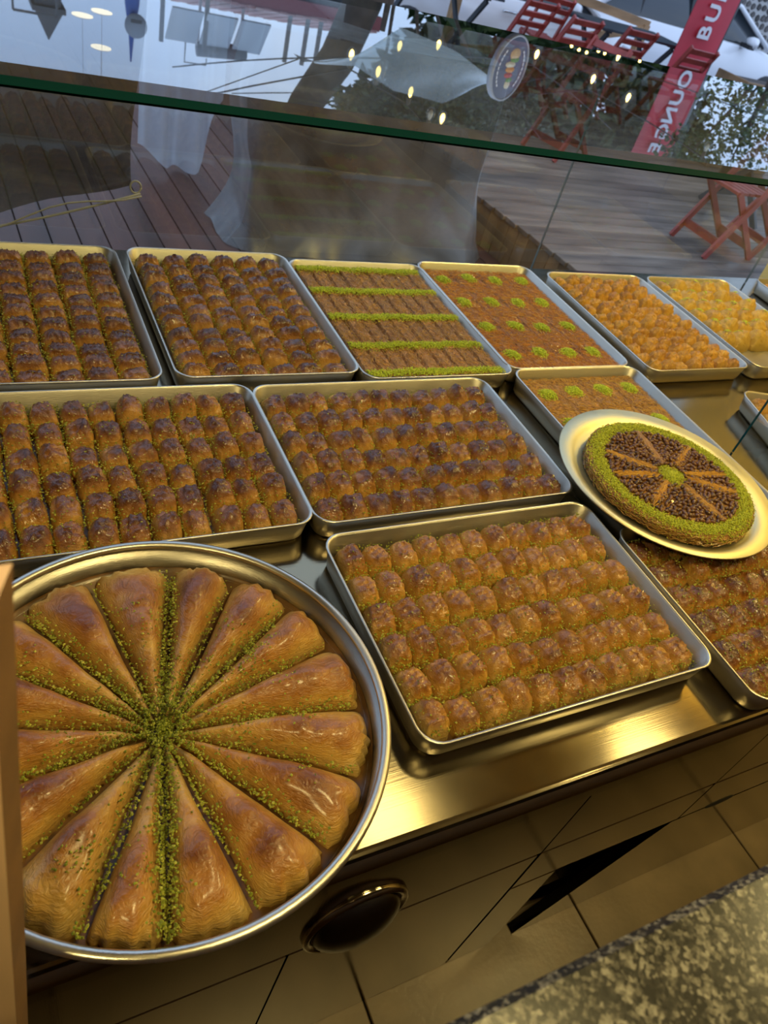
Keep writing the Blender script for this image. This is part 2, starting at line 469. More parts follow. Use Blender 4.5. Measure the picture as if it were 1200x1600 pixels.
# ------------------------------------------------------------------ mesh helpers
class MB:
    def __init__(s):
        s.v, s.f, s.mi, s.sm = [], [], [], []

    def add(s, verts, faces, mi=0, smooth=False):
        o = len(s.v)
        s.v.extend([tuple(p) for p in verts])
        for f in faces:
            s.f.append(tuple(i + o for i in f))
            s.mi.append(mi)
            s.sm.append(smooth)
        return s

    def box(s, c, size, rz=0.0, mi=0):
        x, y, z = size[0] / 2, size[1] / 2, size[2] / 2
        P = [(-x, -y, -z), (x, -y, -z), (x, y, -z), (-x, y, -z), (-x, -y, z), (x, -y, z), (x, y, z), (-x, y, z)]
        cs, sn = math.cos(rz), math.sin(rz)
        P = [(c[0] + a * cs - b * sn, c[1] + a * sn + b * cs, c[2] + d) for a, b, d in P]
        return s.add(P, [(0, 3, 2, 1), (4, 5, 6, 7), (0, 1, 5, 4), (1, 2, 6, 5), (2, 3, 7, 6), (3, 0, 4, 7)], mi)

    def bar(s, a, b, w, t, up=(0, 0, 1), mi=0, cham=0.0):
        a, b = Vector(a), Vector(b)
        d = (b - a).normalized()
        u = Vector(up)
        sx = d.cross(u)
        if sx.length < 1e-4:
            sx = d.cross(Vector((0, 1, 0)))
        sx.normalize()
        up2 = sx.cross(d)
        P = []
        for q in (a, b):
            for (i, j) in ((-1, -1), (1, -1), (1, 1), (-1, 1)):
                P.append(q + sx * (i * w / 2) + up2 * (j * t / 2))
        return s.add(P, [(0, 1, 2, 3), (7, 6, 5, 4), (0, 4, 5, 1), (1, 5, 6, 2), (2, 6, 7, 3), (3, 7, 4, 0)], mi)

    def loft(s, loops, closed=True, cap0=False, cap1=False, mi=0, smooth=True):
        n = len(loops[0])
        V = [p for L in loops for p in L]
        F = []
        m = n if closed else n - 1
        for k in range(len(loops) - 1):
            for i in range(m):
                j = (i + 1) % n
                F.append((k * n + i, k * n + j, (k + 1) * n + j, (k + 1) * n + i))
        if cap0:
            F.append(tuple(range(n - 1, -1, -1)))
        if cap1:
            F.append(tuple((len(loops) - 1) * n + i for i in range(n)))
        return s.add(V, F, mi, smooth)

    def tube(s, pts, r, n=8, mi=0, caps=True, smooth=True):
        pts = [Vector(p) for p in pts]
        loops = []
        prev = None
        for i, p in enumerate(pts):
            d = (pts[min(i + 1, len(pts) - 1)] - pts[max(i - 1, 0)]).normalized()
            a = prev if prev is not None else (Vector((0, 0, 1)) if abs(d.z) < 0.9 else Vector((1, 0, 0)))
            x = (a - d * a.dot(d)).normalized()
            prev = x
            y = d.cross(x)
            rr = r[i] if isinstance(r, (list, tuple)) else r
            loops.append([p + x * rr * math.cos(2 * PI * k / n) + y * rr * math.sin(2 * PI * k / n) for k in range(n)])
        return s.loft(loops, True, caps, caps, mi, smooth)

    def lathe(s, prof, c, n=48, mi=0, axis='z', sx=1.0, sy=1.0, cap0=False, cap1=False):
        loops = []
        for r, z in prof:
            L = []
            for k in range(n):
                t = 2 * PI * k / n
                L.append((c[0] + r * math.cos(t) * sx, c[1] + r * math.sin(t) * sy, c[2] + z))
            loops.append(L)
        return s.loft(loops, True, cap0, cap1, mi, True)

    def mesh(s, name):
        me = bpy.data.meshes.new(name)
        me.from_pydata(s.v, [], s.f)
        if any(s.mi):
            me.polygons.foreach_set('material_index', s.mi)
        me.polygons.foreach_set('use_smooth', s.sm)
        me.update()
        return me

    def build(s, name, mats, parent=None, loc=None, rz=None):
        me = s.mesh(name)
        for m in (mats if isinstance(mats, (list, tuple)) else [mats]):
            me.materials.append(M[m])
        return link(name, me, parent, loc, rz)


def link(name, me, parent=None, loc=None, rz=None):
    o = bpy.data.objects.new(name, me)
    COL.objects.link(o)
    if parent is not None:
        o.parent = parent
    if loc is not None:
        o.location = loc
    if rz is not None:
        o.rotation_euler = (0, 0, rz)
    return o


def tag(o, label=None, cat=None, group=None, kind=None):
    if label:
        o['label'] = label
    if cat:
        o['category'] = cat
    if group:
        o['group'] = group
    if kind:
        o['kind'] = kind
    return o


def empty(name, loc=(0, 0, 0), rz=0.0, label=None, cat=None, group=None):
    o = bpy.data.objects.new(name, None)
    o.empty_display_size = 0.1
    COL.objects.link(o)
    o.location = loc
    o.rotation_euler = (0, 0, rz)
    return tag(o, label, cat, group)


def copy_tree(src, loc, rz, label, group=None):
    r = src.copy()
    COL.objects.link(r)
    r.location = loc
    r.rotation_euler = (0, 0, rz)
    r['label'] = label
    if group:
        r['group'] = group
    for ch in list(src.children):
        c = ch.copy()
        COL.objects.link(c)
        c.parent = r
        for g in list(ch.children):
            d = g.copy()
            COL.objects.link(d)
            d.parent = c
    return r


def bbox_mesh(name, x0, x1, y0, y1, z0, z1, mat, bev=0.0):
    mb = MB()
    if bev <= 0:
        mb.box(((x0 + x1) / 2, (y0 + y1) / 2, (z0 + z1) / 2), (x1 - x0, y1 - y0, z1 - z0))
    else:
        def L(i, z):
            a, b, c, d = x0 + i, x1 - i, y0 + i, y1 - i
            return [(a, c, z), (b, c, z), (b, d, z), (a, d, z)]
        mb.loft([L(bev, z0), L(0, z0 + bev), L(0, z1 - bev), L(bev, z1)], True, True, True, 0, False)
    return mb


def rrect(x0, x1, y0, y1, r, z, seg=6):
    P = []
    for cx, cy, a0 in ((x1 - r, y1 - r, 0), (x0 + r, y1 - r, PI / 2), (x0 + r, y0 + r, PI), (x1 - r, y0 + r, 1.5 * PI)):
        for k in range(seg + 1):
            a = a0 + PI / 2 * k / seg
            P.append((cx + r * math.cos(a), cy + r * math.sin(a), z))
    return P


def waves(rs, n, fmin, fmax, ang=None):
    """sum of random plane waves -> smooth noise function of (x, y) arrays, about -1..1"""
    K = []
    for _ in range(n):
        f = rs.uniform(fmin, fmax)
        a = rs.uniform(0, 2 * PI) if ang is None else ang + rs.normal(0, 0.35)
        K.append((f * math.cos(a), f * math.sin(a), rs.uniform(0, 2 * PI)))

    def fn(x, y):
        s = 0
        for a, b, p in K:
            s = s + np.sin(a * x + b * y + p)
        return s / math.sqrt(n)
    return fn


# ================================================================== SETTING: shop room
STEEL_Z = 0.85
RIM_Z = 0.90
G_TOP = 1.495

floor_o = bbox_mesh('floor', -2.0, 3.15, -2.2, 1.92, -0.20, -0.012, 'grout').build('floor', 'grout')
tag(floor_o, kind='structure')
TS = 0.575
tile_me = None
for ix in range(-4, 6):
    for iy in range(-4, 3):
        x0, y0 = 0.5675 + (ix - 1) * TS, 0.42 + (iy - 1) * TS
        if x0 + TS > 3.15 or x0 < -2.0 or y0 < -2.2 or y0 + TS > 1.9:
            continue
        if tile_me is None:
            g = 0.0025
            tile_me = bbox_mesh('tile', g, TS - g, g, TS - g, -0.012, 0.0, 'floor_tile', 0.002).mesh('tile')
            tile_me.materials.append(M['floor_tile'])
        link('tile', tile_me, floor_o, (x0, y0, 0))


def struct(name, x0, x1, y0, y1, z0, z1, mat):
    return tag(bbox_mesh(name, x0, x1, y0, y1, z0, z1, mat).build(name, mat), kind='structure')


struct('wall_back', -2.1, 3.25, -2.3, -2.2, -0.2, 2.9, 'plaster')
struct('wall_left', -2.1, -2.0, -2.2, 2.0, -0.2, 2.9, 'plaster')
struct('wall_right', 3.15, 3.25, -2.2, 2.12, -0.2, 2.9, 'ochre_plaster')
struct('wall_front', -2.0, 3.15, 1.93, 2.0, -0.2, 0.80, 'plaster')
struct('ceiling', -2.1, 3.25, -2.3, 2.0, 2.9, 3.0, 'ceiling_paint')


def ceiling_lamp(x, y, label):
    t = empty('ceiling_lamp', (x, y, 2.9), 0, label, 'lamp', 'round ceiling lamps of the shop')
    MB().lathe([(0.0, 0.0), (0.215, 0.0), (0.225, -0.012), (0.22, -0.028), (0.195, -0.030), (0.192, -0.018), (0.0, -0.018)], (0, 0, 0), 32).build('housing', 'steel_white', t)
    MB().lathe([(0.0, -0.0205), (0.190, -0.0205)], (0, 0, 0), 32).build('diffuser', 'lamp_glow', t)
    return t


for i, (x, y, w_) in enumerate(LAMPS):
    ceiling_lamp(x, y, 'warm round ceiling lamp ' + ('over the front tray', 'over the far end by the side wall', 'added for brightness over the granite counter edge', 'added for brightness over the far end of the granite counter', 'added to brighten the face of the wooden board')[i])

# ================================================================== display counter (stainless worktop and fronts)
counter = empty('display_counter', (1.2, 1.1, 0), 0, 'stainless steel display counter with drawer fronts carrying the pastry trays', 'counter')


def loc_mb(mb, ox, oy, oz=0.0):
    mb.v = [(a - ox, b - oy, c - oz) for a, b, c in mb.v]
    return mb


def extrude_x(prof, x0, x1, mb=None, smooth=False):
    mb = mb or MB()
    mb.loft([[(x0, y, z) for y, z in prof], [(x1, y, z) for y, z in prof]], True, True, True, 0, smooth)
    return mb


arc = [(0.303 - 0.022 * math.sin(a), 0.828 + 0.022 * math.cos(a)) for a in [i * PI / 16 for i in range(9)]]
prof = [(1.90, 0.85)] + arc + [(0.281, 0.800), (0.300, 0.800), (0.300, 0.815), (1.90, 0.815)]
loc_mb(extrude_x(prof, -1.2, 3.1), 1.2, 1.1).build('worktop', 'worktop_steel', counter)


def cpart(name, x0, x1, y0, y1, z0, z1, mat, bev=0.0015):
    return loc_mb(bbox_mesh(name, x0, x1, y0, y1, z0, z1, mat, bev), 1.2, 1.1).build(name, mat, counter)


xs = [-1.2, -0.2, 0.765, 1.205, 2.1, 3.1]
for a, b in zip(xs[:-1], xs[1:]):
    cpart('drawer_front', a + 0.002, b - 0.002, 0.288, 0.310, 0.572, 0.798, 'front_steel')
cpart('lower_drawer_front', 0.768, 1.202, 0.288, 0.310, 0.418, 0.566, 'front_steel')
cpart('lower_drawer_front', 1.208, 3.098, 0.288, 0.310, 0.418, 0.566, 'front_steel')
cpart('door_panel', -1.198, 0.30, 0.288, 0.310, 0.004, 0.566, 'front_steel')
cpart('door_panel', 0.304, 0.760, 0.288, 0.310, 0.004, 0.566, 'front_steel')
cpart('door_panel', 0.768, 0.875, 0.288, 0.310, 0.004, 0.412, 'front_steel')
cpart('kick_rail', -1.2, 3.1, 0.330, 0.345, 0.0, 0.05, 'front_steel', 0)
cpart('carcass', -1.2, 3.1, 0.70, 1.90, 0.002, 0.812, 'cabinet_inside', 0)
for x in (-1.19, 0.87, 1.60, 3.08):
    cpart('side_panel', x, x + 0.012, 0.312, 0.70, 0.002, 0.812, 'cabinet_inside', 0)
# panel with a slanted edge beside the dark opening
pl = [(1.19, 0.412), (3.098, 0.412), (3.098, 0.004), (0.95, 0.004)]
mb = MB()
mb.loft([[(x, 0.310, z) for x, z in pl], [(x, 0.288, z) for x, z in pl]], True, True, True, 0, False)
loc_mb(mb, 1.2, 1.1).build('slanted_panel', 'front_steel', counter)
# finger notch
mb = MB()
N = 24
L = [(1.335 + 0.045 * math.cos(2 * PI * k / N), 0.2872, 0.416 + 0.014 * math.sin(2 * PI * k / N)) for k in range(N)]
L2 = [(x, 0.2878, z) for x, y, z in L]
mb.loft([L2, L], True, True, True, 0, False)
loc_mb(mb, 1.2, 1.1).build('finger_notch', 'cabinet_inside', counter, None)
# oval recessed pull
pull_c = (0.395, 0.2878, 0.630)
mb = MB()
loops = []
for r, y in ((1.0, 0.0), (1.0, -0.006), (0.95, -0.010), (0.88, -0.008), (0.84, -0.002)):
    loops.append([(pull_c[0] + 0.082 * r * math.cos(2 * PI * k / 40), pull_c[1] + y, pull_c[2] + 0.098 * r * math.sin(2 * PI * k / 40)) for k in range(40)])
mb.loft(loops, True, False, False)
pull = loc_mb(mb, 1.2, 1.1).build('pull_ring', 'front_steel', counter)
mb = MB()
loops = []
for i in range(8):
    t = i / 7
    r = 0.84 * math.cos(t * PI / 2) + 0.001
    loops.append([(pull_c[0] + 0.082 * r * math.cos(2 * PI * k / 40), pull_c[1] - 0.004 - 0.030 * math.sin(t * PI / 2), pull_c[2] + 0.098 * r * math.sin(2 * PI * k / 40)) for k in range(40)])
mb.loft(loops, True, False, True)
loc_mb(mb, 1.2, 1.1).build('pull_dome', 'dark_steel', counter)

# ------------------------------------------------------------------ granite counter by the viewer
gr = empty('granite_counter', (1.0, -0.5, 0), 0, 'speckled black and beige granite counter across the aisle from the trays', 'counter')
sl = MB()
sl.loft([[(-1.9, y, z), (2.1, y + 0.0, z)][::-1] + [(-1.9, -0.62, z), (2.1, -0.62, z)] for y, z in ((0.046, 1.272), (0.050, 1.277), (0.050, 1.296), (0.044, 1.302))], True, True, True, 0, False)
slab = loc_mb(sl, 1.0, -0.5).build('slab', 'granite', gr)
loc_mb(bbox_mesh('b', -1.85, 2.05, -0.60, -0.08, 0.0, 1.272, ''), 1.0, -0.5).build('base_cabinet', 'board_dark', gr)

# upright wooden board close to the lens
bd = empty('wooden_board', (-0.06, 0.22, 0), 0, 'upright light wooden board standing in front of the round pan', 'board')
mb = MB()
dx = -0.055
xt, xb = -0.0065, -0.079
yb0, yb1 = 0.216, 0.243
loops = [[(xt + k - 0.10, yb0, z), (xt + k, yb0, z), (xt + k + 0.0105, yb1, z), (xt + k - 0.10, yb1, z)] for k, z in ((0, 1.511), (xb - xt, 0.0))]
V = loops[1] + loops[0]
V = [(a + 0.06, b - 0.22, c) for a, b, c in V]
mb.add(V, [(0, 1, 5, 4), (4, 5, 6, 7), (3, 0, 4, 7), (0, 3, 2, 1)], 0)
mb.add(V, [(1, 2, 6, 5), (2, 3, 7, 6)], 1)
mb.build('plank', ['board_wood', 'board_dark'], bd)

# ================================================================== showcase glass
def slab_top():
    """horizontal sheet with a chamfered polished front edge"""
    t = empty('showcase_top_glass', (1.2, 1.4, G_TOP), 0, 'horizontal glass top of the showcase mirroring the sky, with a green polished edge', 'glass top')
    x0, x1, y0, y1 = -1.25, 3.1, 0.960, 1.866
    th = 0.017
    mb = MB()
    A = [(x0, y0 + 0.040, 0), (x1, y0 + 0.040, 0), (x1, y1, 0), (x0, y1, 0)]
    mb.add(A, [(0, 1, 2, 3)], 0)                                            # upper face
    mb.add([(x0, y0 + 0.012, -th), (x1, y0 + 0.012, -th), (x1, y1, -th), (x0, y1, -th)], [(3, 2, 1, 0)], 1)   # under face
    mb.add([(x0, y0 + 0.040, 0), (x1, y0 + 0.040, 0), (x1, y0 + 0.004, -0.0025), (x0, y0 + 0.004, -0.0025)], [(3, 2, 1, 0)], 4)   # chamfer
    mb.add([(x0, y0 + 0.004, -0.0025), (x1, y0 + 0.004, -0.0025), (x1, y0 + 0.004, -0.012), (x0, y0 + 0.004, -0.012)], [(3, 2, 1, 0)], 2)
    mb.add([(x0, y0 + 0.004, -0.012), (x1, y0 + 0.004, -0.012), (x1, y0 + 0.012, -th), (x0, y0 + 0.012, -th)], [(3, 2, 1, 0)], 3)
    mb.add([(x0, y1, 0), (x1, y1, 0), (x1, y1, -th), (x0, y1, -th)], [(0, 1, 2, 3)], 3)
    mb.v = [(a - 1.2, b - 1.4, c) for a, b, c in mb.v]
    mb.build('sheet', ['glass_face', 'glass_inner', 'glass_edge', 'glass_edge_dark', 'chamfer_glass'], t)
    return t


clear_mat('chamfer_glass', (0.66, 0.64, 0.63), reflect=False, haze=0.10, hazecol=(0.2, 0.18, 0.17))
slab_top()


def pane(x0, x1, y, z0, z1, label, thick=0.008, edge='pane_edge'):
    t = empty('front_glass_pane', ((x0 + x1) / 2, y, z0), 0, label, 'glass pane')
    cx = (x0 + x1) / 2
    a, b, h = x0 - cx, x1 - cx, z1 - z0
    mb = MB()
    mb.add([(a, 0, 0), (b, 0, 0), (b, 0, h), (a, 0, h)], [(0, 1, 2, 3)], 0)
    mb.add([(a, thick, 0), (b, thick, 0), (b, thick, h), (a, thick, h)], [(3, 2, 1, 0)], 1)
    for x in (a, b):
        mb.add([(x, 0, 0), (x, 0, h), (x, thick, h), (x, thick, 0)], [(0, 1, 2, 3)], 2)
    for z in (0, h):
        mb.add([(a, 0, z), (b, 0, z), (b, thick, z), (a, thick, z)], [(0, 1, 2, 3)], 1)
    mb.build('sheet', ['pane_face', 'glass_inner', edge], t)
    return t


PZ = G_TOP - 0.0185
pane(-1.25, 1.6342, 1.856, 0.851, PZ, 'wide street-side glass pane behind the roll trays and the kadayif trays')
pane(1.6358, 2.70, 1.856, 0.851, PZ, 'street-side glass pane behind the golden pastry tray, after the slanting joint')
pane(2.7016, 3.09, 1.856, 0.851, PZ, 'narrow end street-side glass pane beyond the puffy pastry tray')
pane(1.681, 3.05, 0.926, 0.851, PZ, 'inner glass pane with a green upright edge by the oval plate', 0.006, 'glass_edge')

# ================================================================== trays
TRAY_H = 0.05


def tray_meshes(w, d):
    """thin rectangular baking tray with rounded corners and rolled rim"""
    x0, x1, y0, y1 = -w / 2, w / 2, -d / 2, d / 2

    def L(i, z, r):
        return rrect(x0 + i, x1 - i, y0 + i, y1 - i, max(0.004, r), z)
    mb = MB()
    mb.loft([L(0.018, 0.0, 0.022), L(0.011, 0.002, 0.028), L(0.007, 0.008, 0.032), L(0.001, TRAY_H - 0.001, 0.036), L(0.0025, TRAY_H, 0.035),
             L(0.004, TRAY_H - 0.001, 0.034), L(0.010, 0.009, 0.030), L(0.014, 0.0045, 0.026), L(0.022, 0.003, 0.02)], True, True, True)
    body = mb.mesh('tray_body')
    body.materials.append(M['tray_aluminium'])
    mb = MB()
    ring = []
    for k in range(7):
        a = 2 * PI * k / 6
        ring.append(L(0.0005 + 0.0022 * math.cos(a), TRAY_H + 0.0018 * math.sin(a), 0.036))
    mb.loft(ring)
    rim = mb.mesh('tray_rim')
    rim.materials.append(M['rim_aluminium'])
    return body, rim


TW, TD = 0.408, 0.556
TRAY_ME = {'long': tray_meshes(TW, TD), 'wide': tray_meshes(TD + 0.018, TW + 0.0)}


def tray(kind, cx, cy, label, rz=0.0):
    t = empty('baking_tray', (cx, cy, STEEL_Z), rz, label, 'tray', 'aluminium baking trays on the steel counter')
    b, r = TRAY_ME[kind]
    link('body', b, t)
    link('rim', r, t)
    return t


T = {
    'T1': ('long', 0.119, 1.533, 'aluminium tray of narrow baklava rolls at the window, cut by the picture edge'),
    'T2': ('long', 0.552, 1.536, 'aluminium tray of narrow baklava rolls beside the green-banded tray'),
    'T3': ('long', 0.960, 1.510, 'aluminium tray of shredded pastry with five green pistachio bands'),
    'T4': ('long', 1.363, 1.531, 'aluminium tray of shredded pastry squares with green tufts at the window'),
    'T5': ('long', 1.820, 1.500, 'aluminium tray of small golden pastries at the window'),
    'T10': ('long', 2.253, 1.498, 'aluminium tray of puffy pistachio-topped domes, empty at its front'),
    'T6': ('wide', 0.196, 1.0255, 'wide aluminium tray of tall baklava behind the round pan'),
    'T7': ('wide', 0.770, 1.0185, 'wide aluminium tray of baklava in front of the green-banded tray'),
    'T8': ('wide', 0.7625, 0.584, 'wide aluminium tray of glossy baklava nearest the counter edge'),
    'T9': ('wide', 1.352, 0.497, 'wide aluminium tray of dark baklava in the shade of the oval plate'),
    'T11': ('long', 1.363, 0.972, 'aluminium tray of shredded pastry squares half hidden by the oval plate'),
    'T12': ('long', 2.850, 1.520, 'aluminium tray at the far window corner past the puffy pastries'),
    'T13': ('long', 1.985, 0.795, 'aluminium tray behind the green glass edge beside the oval plate'),
}
TY = {'T13': -0.28}
film = {}
for kd, (w_, d_) in (('long', (TW, TD)), ('wide', (TD + 0.018, TW))):
    fm_ = MB()
    P_ = rrect(-w_ / 2 + 0.0125, w_ / 2 - 0.0125, -d_ / 2 + 0.0125, d_ / 2 - 0.0125, 0.027, 0.0062)
    fm_.add(P_, [tuple(range(len(P_)))])
    film[kd] = fm_.mesh('syrup_film')
    film[kd].materials.append(M['syrup'])
for k, (kind, cx, cy, lab) in T.items():
    t_ = tray(kind, cx, cy, lab, TY.get(k, 0.0))
    if k in ('T1', 'T2', 'T6', 'T7', 'T8', 'T9'):
        link('syrup_film', film[kind], t_)

# ================================================================== pastries
ORD = ['first', 'second', 'third', 'fourth', 'fifth', 'sixth', 'seventh', 'eighth', 'ninth', 'tenth', 'eleventh', 'twelfth', 'thirteenth', 'fourteenth']


def piece_mesh(name, w, d, h, mat, seed, long_axis='x', nu=26, nv=24, tall=1.0, puff=False, tilt=0.0):
    """one rolled, cut pastry: arched across its short side, soft ends, creased crown"""
    rs = np.random.RandomState(seed)
    s = np.linspace(-1, 1, nu)
    q = np.linspace(-1, 1, nv)
    S, Q = np.meshgrid(np.sin(s * PI / 2), np.sin(q * PI / 2), indexing='ij')   # S along length, Q across
    L, W = (w, d) if long_axis == 'x' else (d, w)
    if puff:
        A = np.power(np.clip(1 - np.abs(S) ** 2.4, 0, 1), 0.5)
        B = np.power(np.clip(1 - np.abs(Q) ** 2.4, 0, 1), 0.5)
    else:
        A = np.power(np.clip(1 - np.abs(S) ** 3.4, 0, 1), 0.46)
        B = np.power(np.clip(1 - np.abs(Q) ** 3.0, 0, 1), 0.46)
    Z = h * A * B
    n1 = waves(rs, 7, 1.5, 4.5)
    n2 = waves(rs, 9, 6, 13, ang=0.2)
    n3 = waves(rs, 8, 10, 22)
    crest = np.clip(Z / h, 0, 1)
    rid = 1 - np.abs(n2(S, Q))
    Z = Z * (1 + 0.065 * n1(S * 1.0 + 3, Q) + 0.085 * (rid - 0.5) + 0.035 * n3(S, Q))
    Z = Z + tilt * S * crest * h
    # body bulge: rounded corners in plan, slightly uneven outline
    cr = 1 - 0.13 * np.abs(Q) ** 3 * np.abs(S) ** 1.5
    out = 1 + 0.035 * n1(S * 0.7, Q * 0.7)
    X = S * L / 2 * cr * out + 0.0012 * n3(Q, S)
    Y = Q * W / 2 * cr * out + 0.0014 * n2(Q + 1, S) * crest
    # outer skirt goes straight down
    V = []
    for i in range(nu):
        for j in range(nv):
            x, y = float(X[i, j]), float(Y[i, j])
            if long_axis == 'x':
                V.append((x, y, max(0.0, float(Z[i, j]))))
            else:
                V.append((-y, x, max(0.0, float(Z[i, j]))))
    F = []
    for i in range(nu - 1):
        for j in range(nv - 1):
            F.append((i * nv + j, (i + 1) * nv + j, (i + 1) * nv + j + 1, i * nv + j + 1))
    me = bpy.data.meshes.new(name)
    me.from_pydata(V, [], F)
    me.polygons.foreach_set('use_smooth', [True] * len(F))
    me.update()
    me.materials.append(M[mat])
    return me


CR = {}     # tray -> list of (x, y, z0, rz, w, d, h, axis) for the crumbs


def fill_tray(key, cols, rows, name, cat, mat, h, look, trayname, long_axis, group, inset=(0.010, 0.010), ysq=0.0, keep=None, puff=False, seed=1, nvar=6, hv=0.10, jit=0.0022, fillx=0.985, filly=0.985, front_gap=0.0, sag=0.0):
    kind, cx, cy, _ = T[key]
    W, D = (TW, TD) if kind == 'long' else (TD + 0.018, TW)
    iw, idp = W - 2 * inset[0] - 0.012, D - 2 * inset[1] - 0.012 - front_gap
    px, py = iw / cols, idp / rows
    ms = [piece_mesh(name, px * fillx, py * filly, h, mat, seed * 31 + k, long_axis, puff=puff, tilt=RND.uniform(-0.08, 0.08)) for k in range(nvar)]
    rng = random.Random(seed)
    rzt = TY.get(key, 0.0)
    out = []
    for r in range(rows):
        colshift = rng.uniform(-0.0015, 0.0015)
        for c in range(cols):
            if keep and not keep(c, r):
                continue
            lx = -iw / 2 + (c + 0.5) * px + rng.gauss(0, jit) * 0.6 + colshift
            ly = D / 2 - inset[1] - 0.006 - (r + 0.5) * py + rng.gauss(0, jit)
            lx = max(-iw / 2 + px / 2, min(iw / 2 - px / 2, lx))
            x = cx + lx * math.cos(rzt) - ly * math.sin(rzt)
            y = cy + lx * math.sin(rzt) + ly * math.cos(rzt)
            o = link(name, rng.choice(ms), None, (x, y, STEEL_Z + 0.0035))
            o.rotation_euler = (0, 0, rzt + rng.gauss(0, 0.045) + (PI if rng.random() < 0.5 else 0))
            sc = 1 + rng.uniform(-hv, hv)
            o.scale = (1 + rng.uniform(-0.05, 0.02), 1 + rng.uniform(-0.05, 0.02), sc)
            lab = f'{look}, {ORD[r]} row from window, {ORD[c]} from pan end, {trayname}'
            tag(o, lab, cat, group)
            out.append((x, y, px, py, h * sc, long_axis))
    CR[key] = out
    return out


def dome_z(u, v, h, long_axis):
    S, Q = (u, v) if long_axis == 'x' else (v, u)
    A = max(0.0, 1 - abs(S) ** 3.4) ** 0.46
    B = max(0.0, 1 - abs(Q) ** 3.0) ** 0.46
    return h * A * B


def crumb_mb(pts, mat, name, rng, smin=0.0010, smax=0.0021):
    """loose angular crumbs: squashed octahedra"""
    V, F = [], []
    for (x, y, z) in pts:
        s = rng.uniform(smin, smax)
        a = rng.uniform(0, PI)
        c, d = math.cos(a) * s, math.sin(a) * s
        k = rng.uniform(0.5, 1.1)
        o = len(V)
        V += [(x + c * 1.3, y + d * 1.3, z), (x - d * k, y + c * k, z + s * 0.2), (x - c, y - d, z + s * 0.1), (x + d * k, y - c * k, z), (x + 0.3 * c, y, z + s * 0.9), (x, y, z - s * 0.7)]
        F += [(o, o + 1, o + 4), (o + 1, o + 2, o + 4), (o + 2, o + 3, o + 4), (o + 3, o, o + 4), (o + 1, o, o + 5), (o + 2, o + 1, o + 5), (o + 3, o + 2, o + 5), (o, o + 3, o + 5)]
    me = bpy.data.meshes.new(name)
    me.from_pydata(V, [], F)
    me.update()
    me.materials.append(M[mat])
    return me


def crumbs(key, n, label, mode='both', top=0.25, seed=5, mat='pistachio', dens=None):
    rng = random.Random(seed)
    P = []
    pcs = CR[key]
    while len(P) < n:
        x, y, px, py, h, la = rng.choice(pcs)
        if dens and rng.random() > dens(x, y):
            continue
        # clustered around a few spots per piece
        if rng.random() < top:
            u, v = rng.uniform(-0.9, 0.9), rng.uniform(-0.9, 0.9)
        else:
            m = mode if mode != 'both' else rng.choice('xyyy' if key == 'T8' else 'xy')
            e = rng.choice((-1, 1)) * (1 - abs(rng.gauss(0, 0.16)))
            if m == 'x':
                u, v = e, rng.uniform(-1, 1)
            else:
                u, v = rng.uniform(-1, 1), e
        u, v = max(-1.0, min(1.0, u)), max(-1.0, min(1.0, v))
        z = dome_z(u, v, h, la)
        edge = max(abs(u), abs(v))
        if edge > 0.9:
            z = max(z * 0.95, h * rng.uniform(0.40, 0.70))
        P.append((x + u * px / 2, y + v * py / 2, STEEL_Z + 0.0045 + z))
    o = link('pistachio_crumbs', crumb_mb(P, mat, 'pistachio_crumbs', rng))
    return tag(o, label, 'pistachio', None, 'stuff')


fill_tray('T1', 6, 11, 'baklava_roll', 'baklava roll', 'roll_crust', 0.046, 'browned baklava roll', 'tray cut by frame', 'x', 'baklava rolls in the cut-off window tray', seed=11)
fill_tray('T2', 6, 11, 'baklava_roll', 'baklava roll', 'roll_crust', 0.046, 'browned baklava roll', 'beside green-banded tray', 'x', 'baklava rolls beside the green-banded tray', seed=12)
fill_tray('T6', 11, 6, 'baklava_piece', 'baklava', 'piece_crust', 0.048, 'dark-topped baklava', 'tray behind pan', 'y', 'baklava in the tray behind the round pan', seed=13, hv=0.11, filly=0.95, fillx=1.02)
fill_tray('T7', 11, 6, 'baklava_piece', 'baklava', 'piece_crust', 0.047, 'creased baklava', 'middle tray before green bands', 'y', 'baklava in the middle tray before the green bands', seed=14, hv=0.11, filly=0.96, fillx=1.02)
fill_tray('T8', 11, 6, 'baklava_piece', 'baklava', 'front_crust', 0.046, 'glossy baklava', 'front tray', 'y', 'baklava in the front tray', seed=15)
fill_tray('T9', 11, 6, 'baklava_piece', 'baklava', 'piece_crust', 0.042, 'shaded baklava', 'tray under plate', 'y', 'baklava in the tray under the oval plate', seed=16, keep=lambda c, r: c < 8)
fill_tray('T5', 7, 12, 'golden_pastry', 'golden pastry', 'golden_crust', 0.050, 'small golden pastry', 'golden window tray', 'x', 'golden pastries in the window tray', seed=17, hv=0.16)
fill_tray('T10', 5, 6, 'puffy_pastry', 'pastry dome', 'puffy_crust', 0.056, 'puffy pistachio dome', 'dome tray', 'x', 'puffy domes in the window tray', seed=18, puff=True, front_gap=0.14, fillx=1.06, filly=1.08, nvar=5)
fill_tray('T12', 5, 8, 'golden_pastry', 'golden pastry', 'golden_crust', 0.040, 'brown pastry', 'far corner tray', 'x', 'pastries in the far corner tray', seed=19, keep=lambda c, r: c < 2 and r < 6)
fill_tray('T13', 5, 8, 'golden_pastry', 'golden pastry', 'golden_crust', 0.046, 'brown pastry', 'tray behind green glass edge', 'x', 'pastries behind the green glass edge', seed=20, keep=lambda c, r: c < 3 and r < 6)

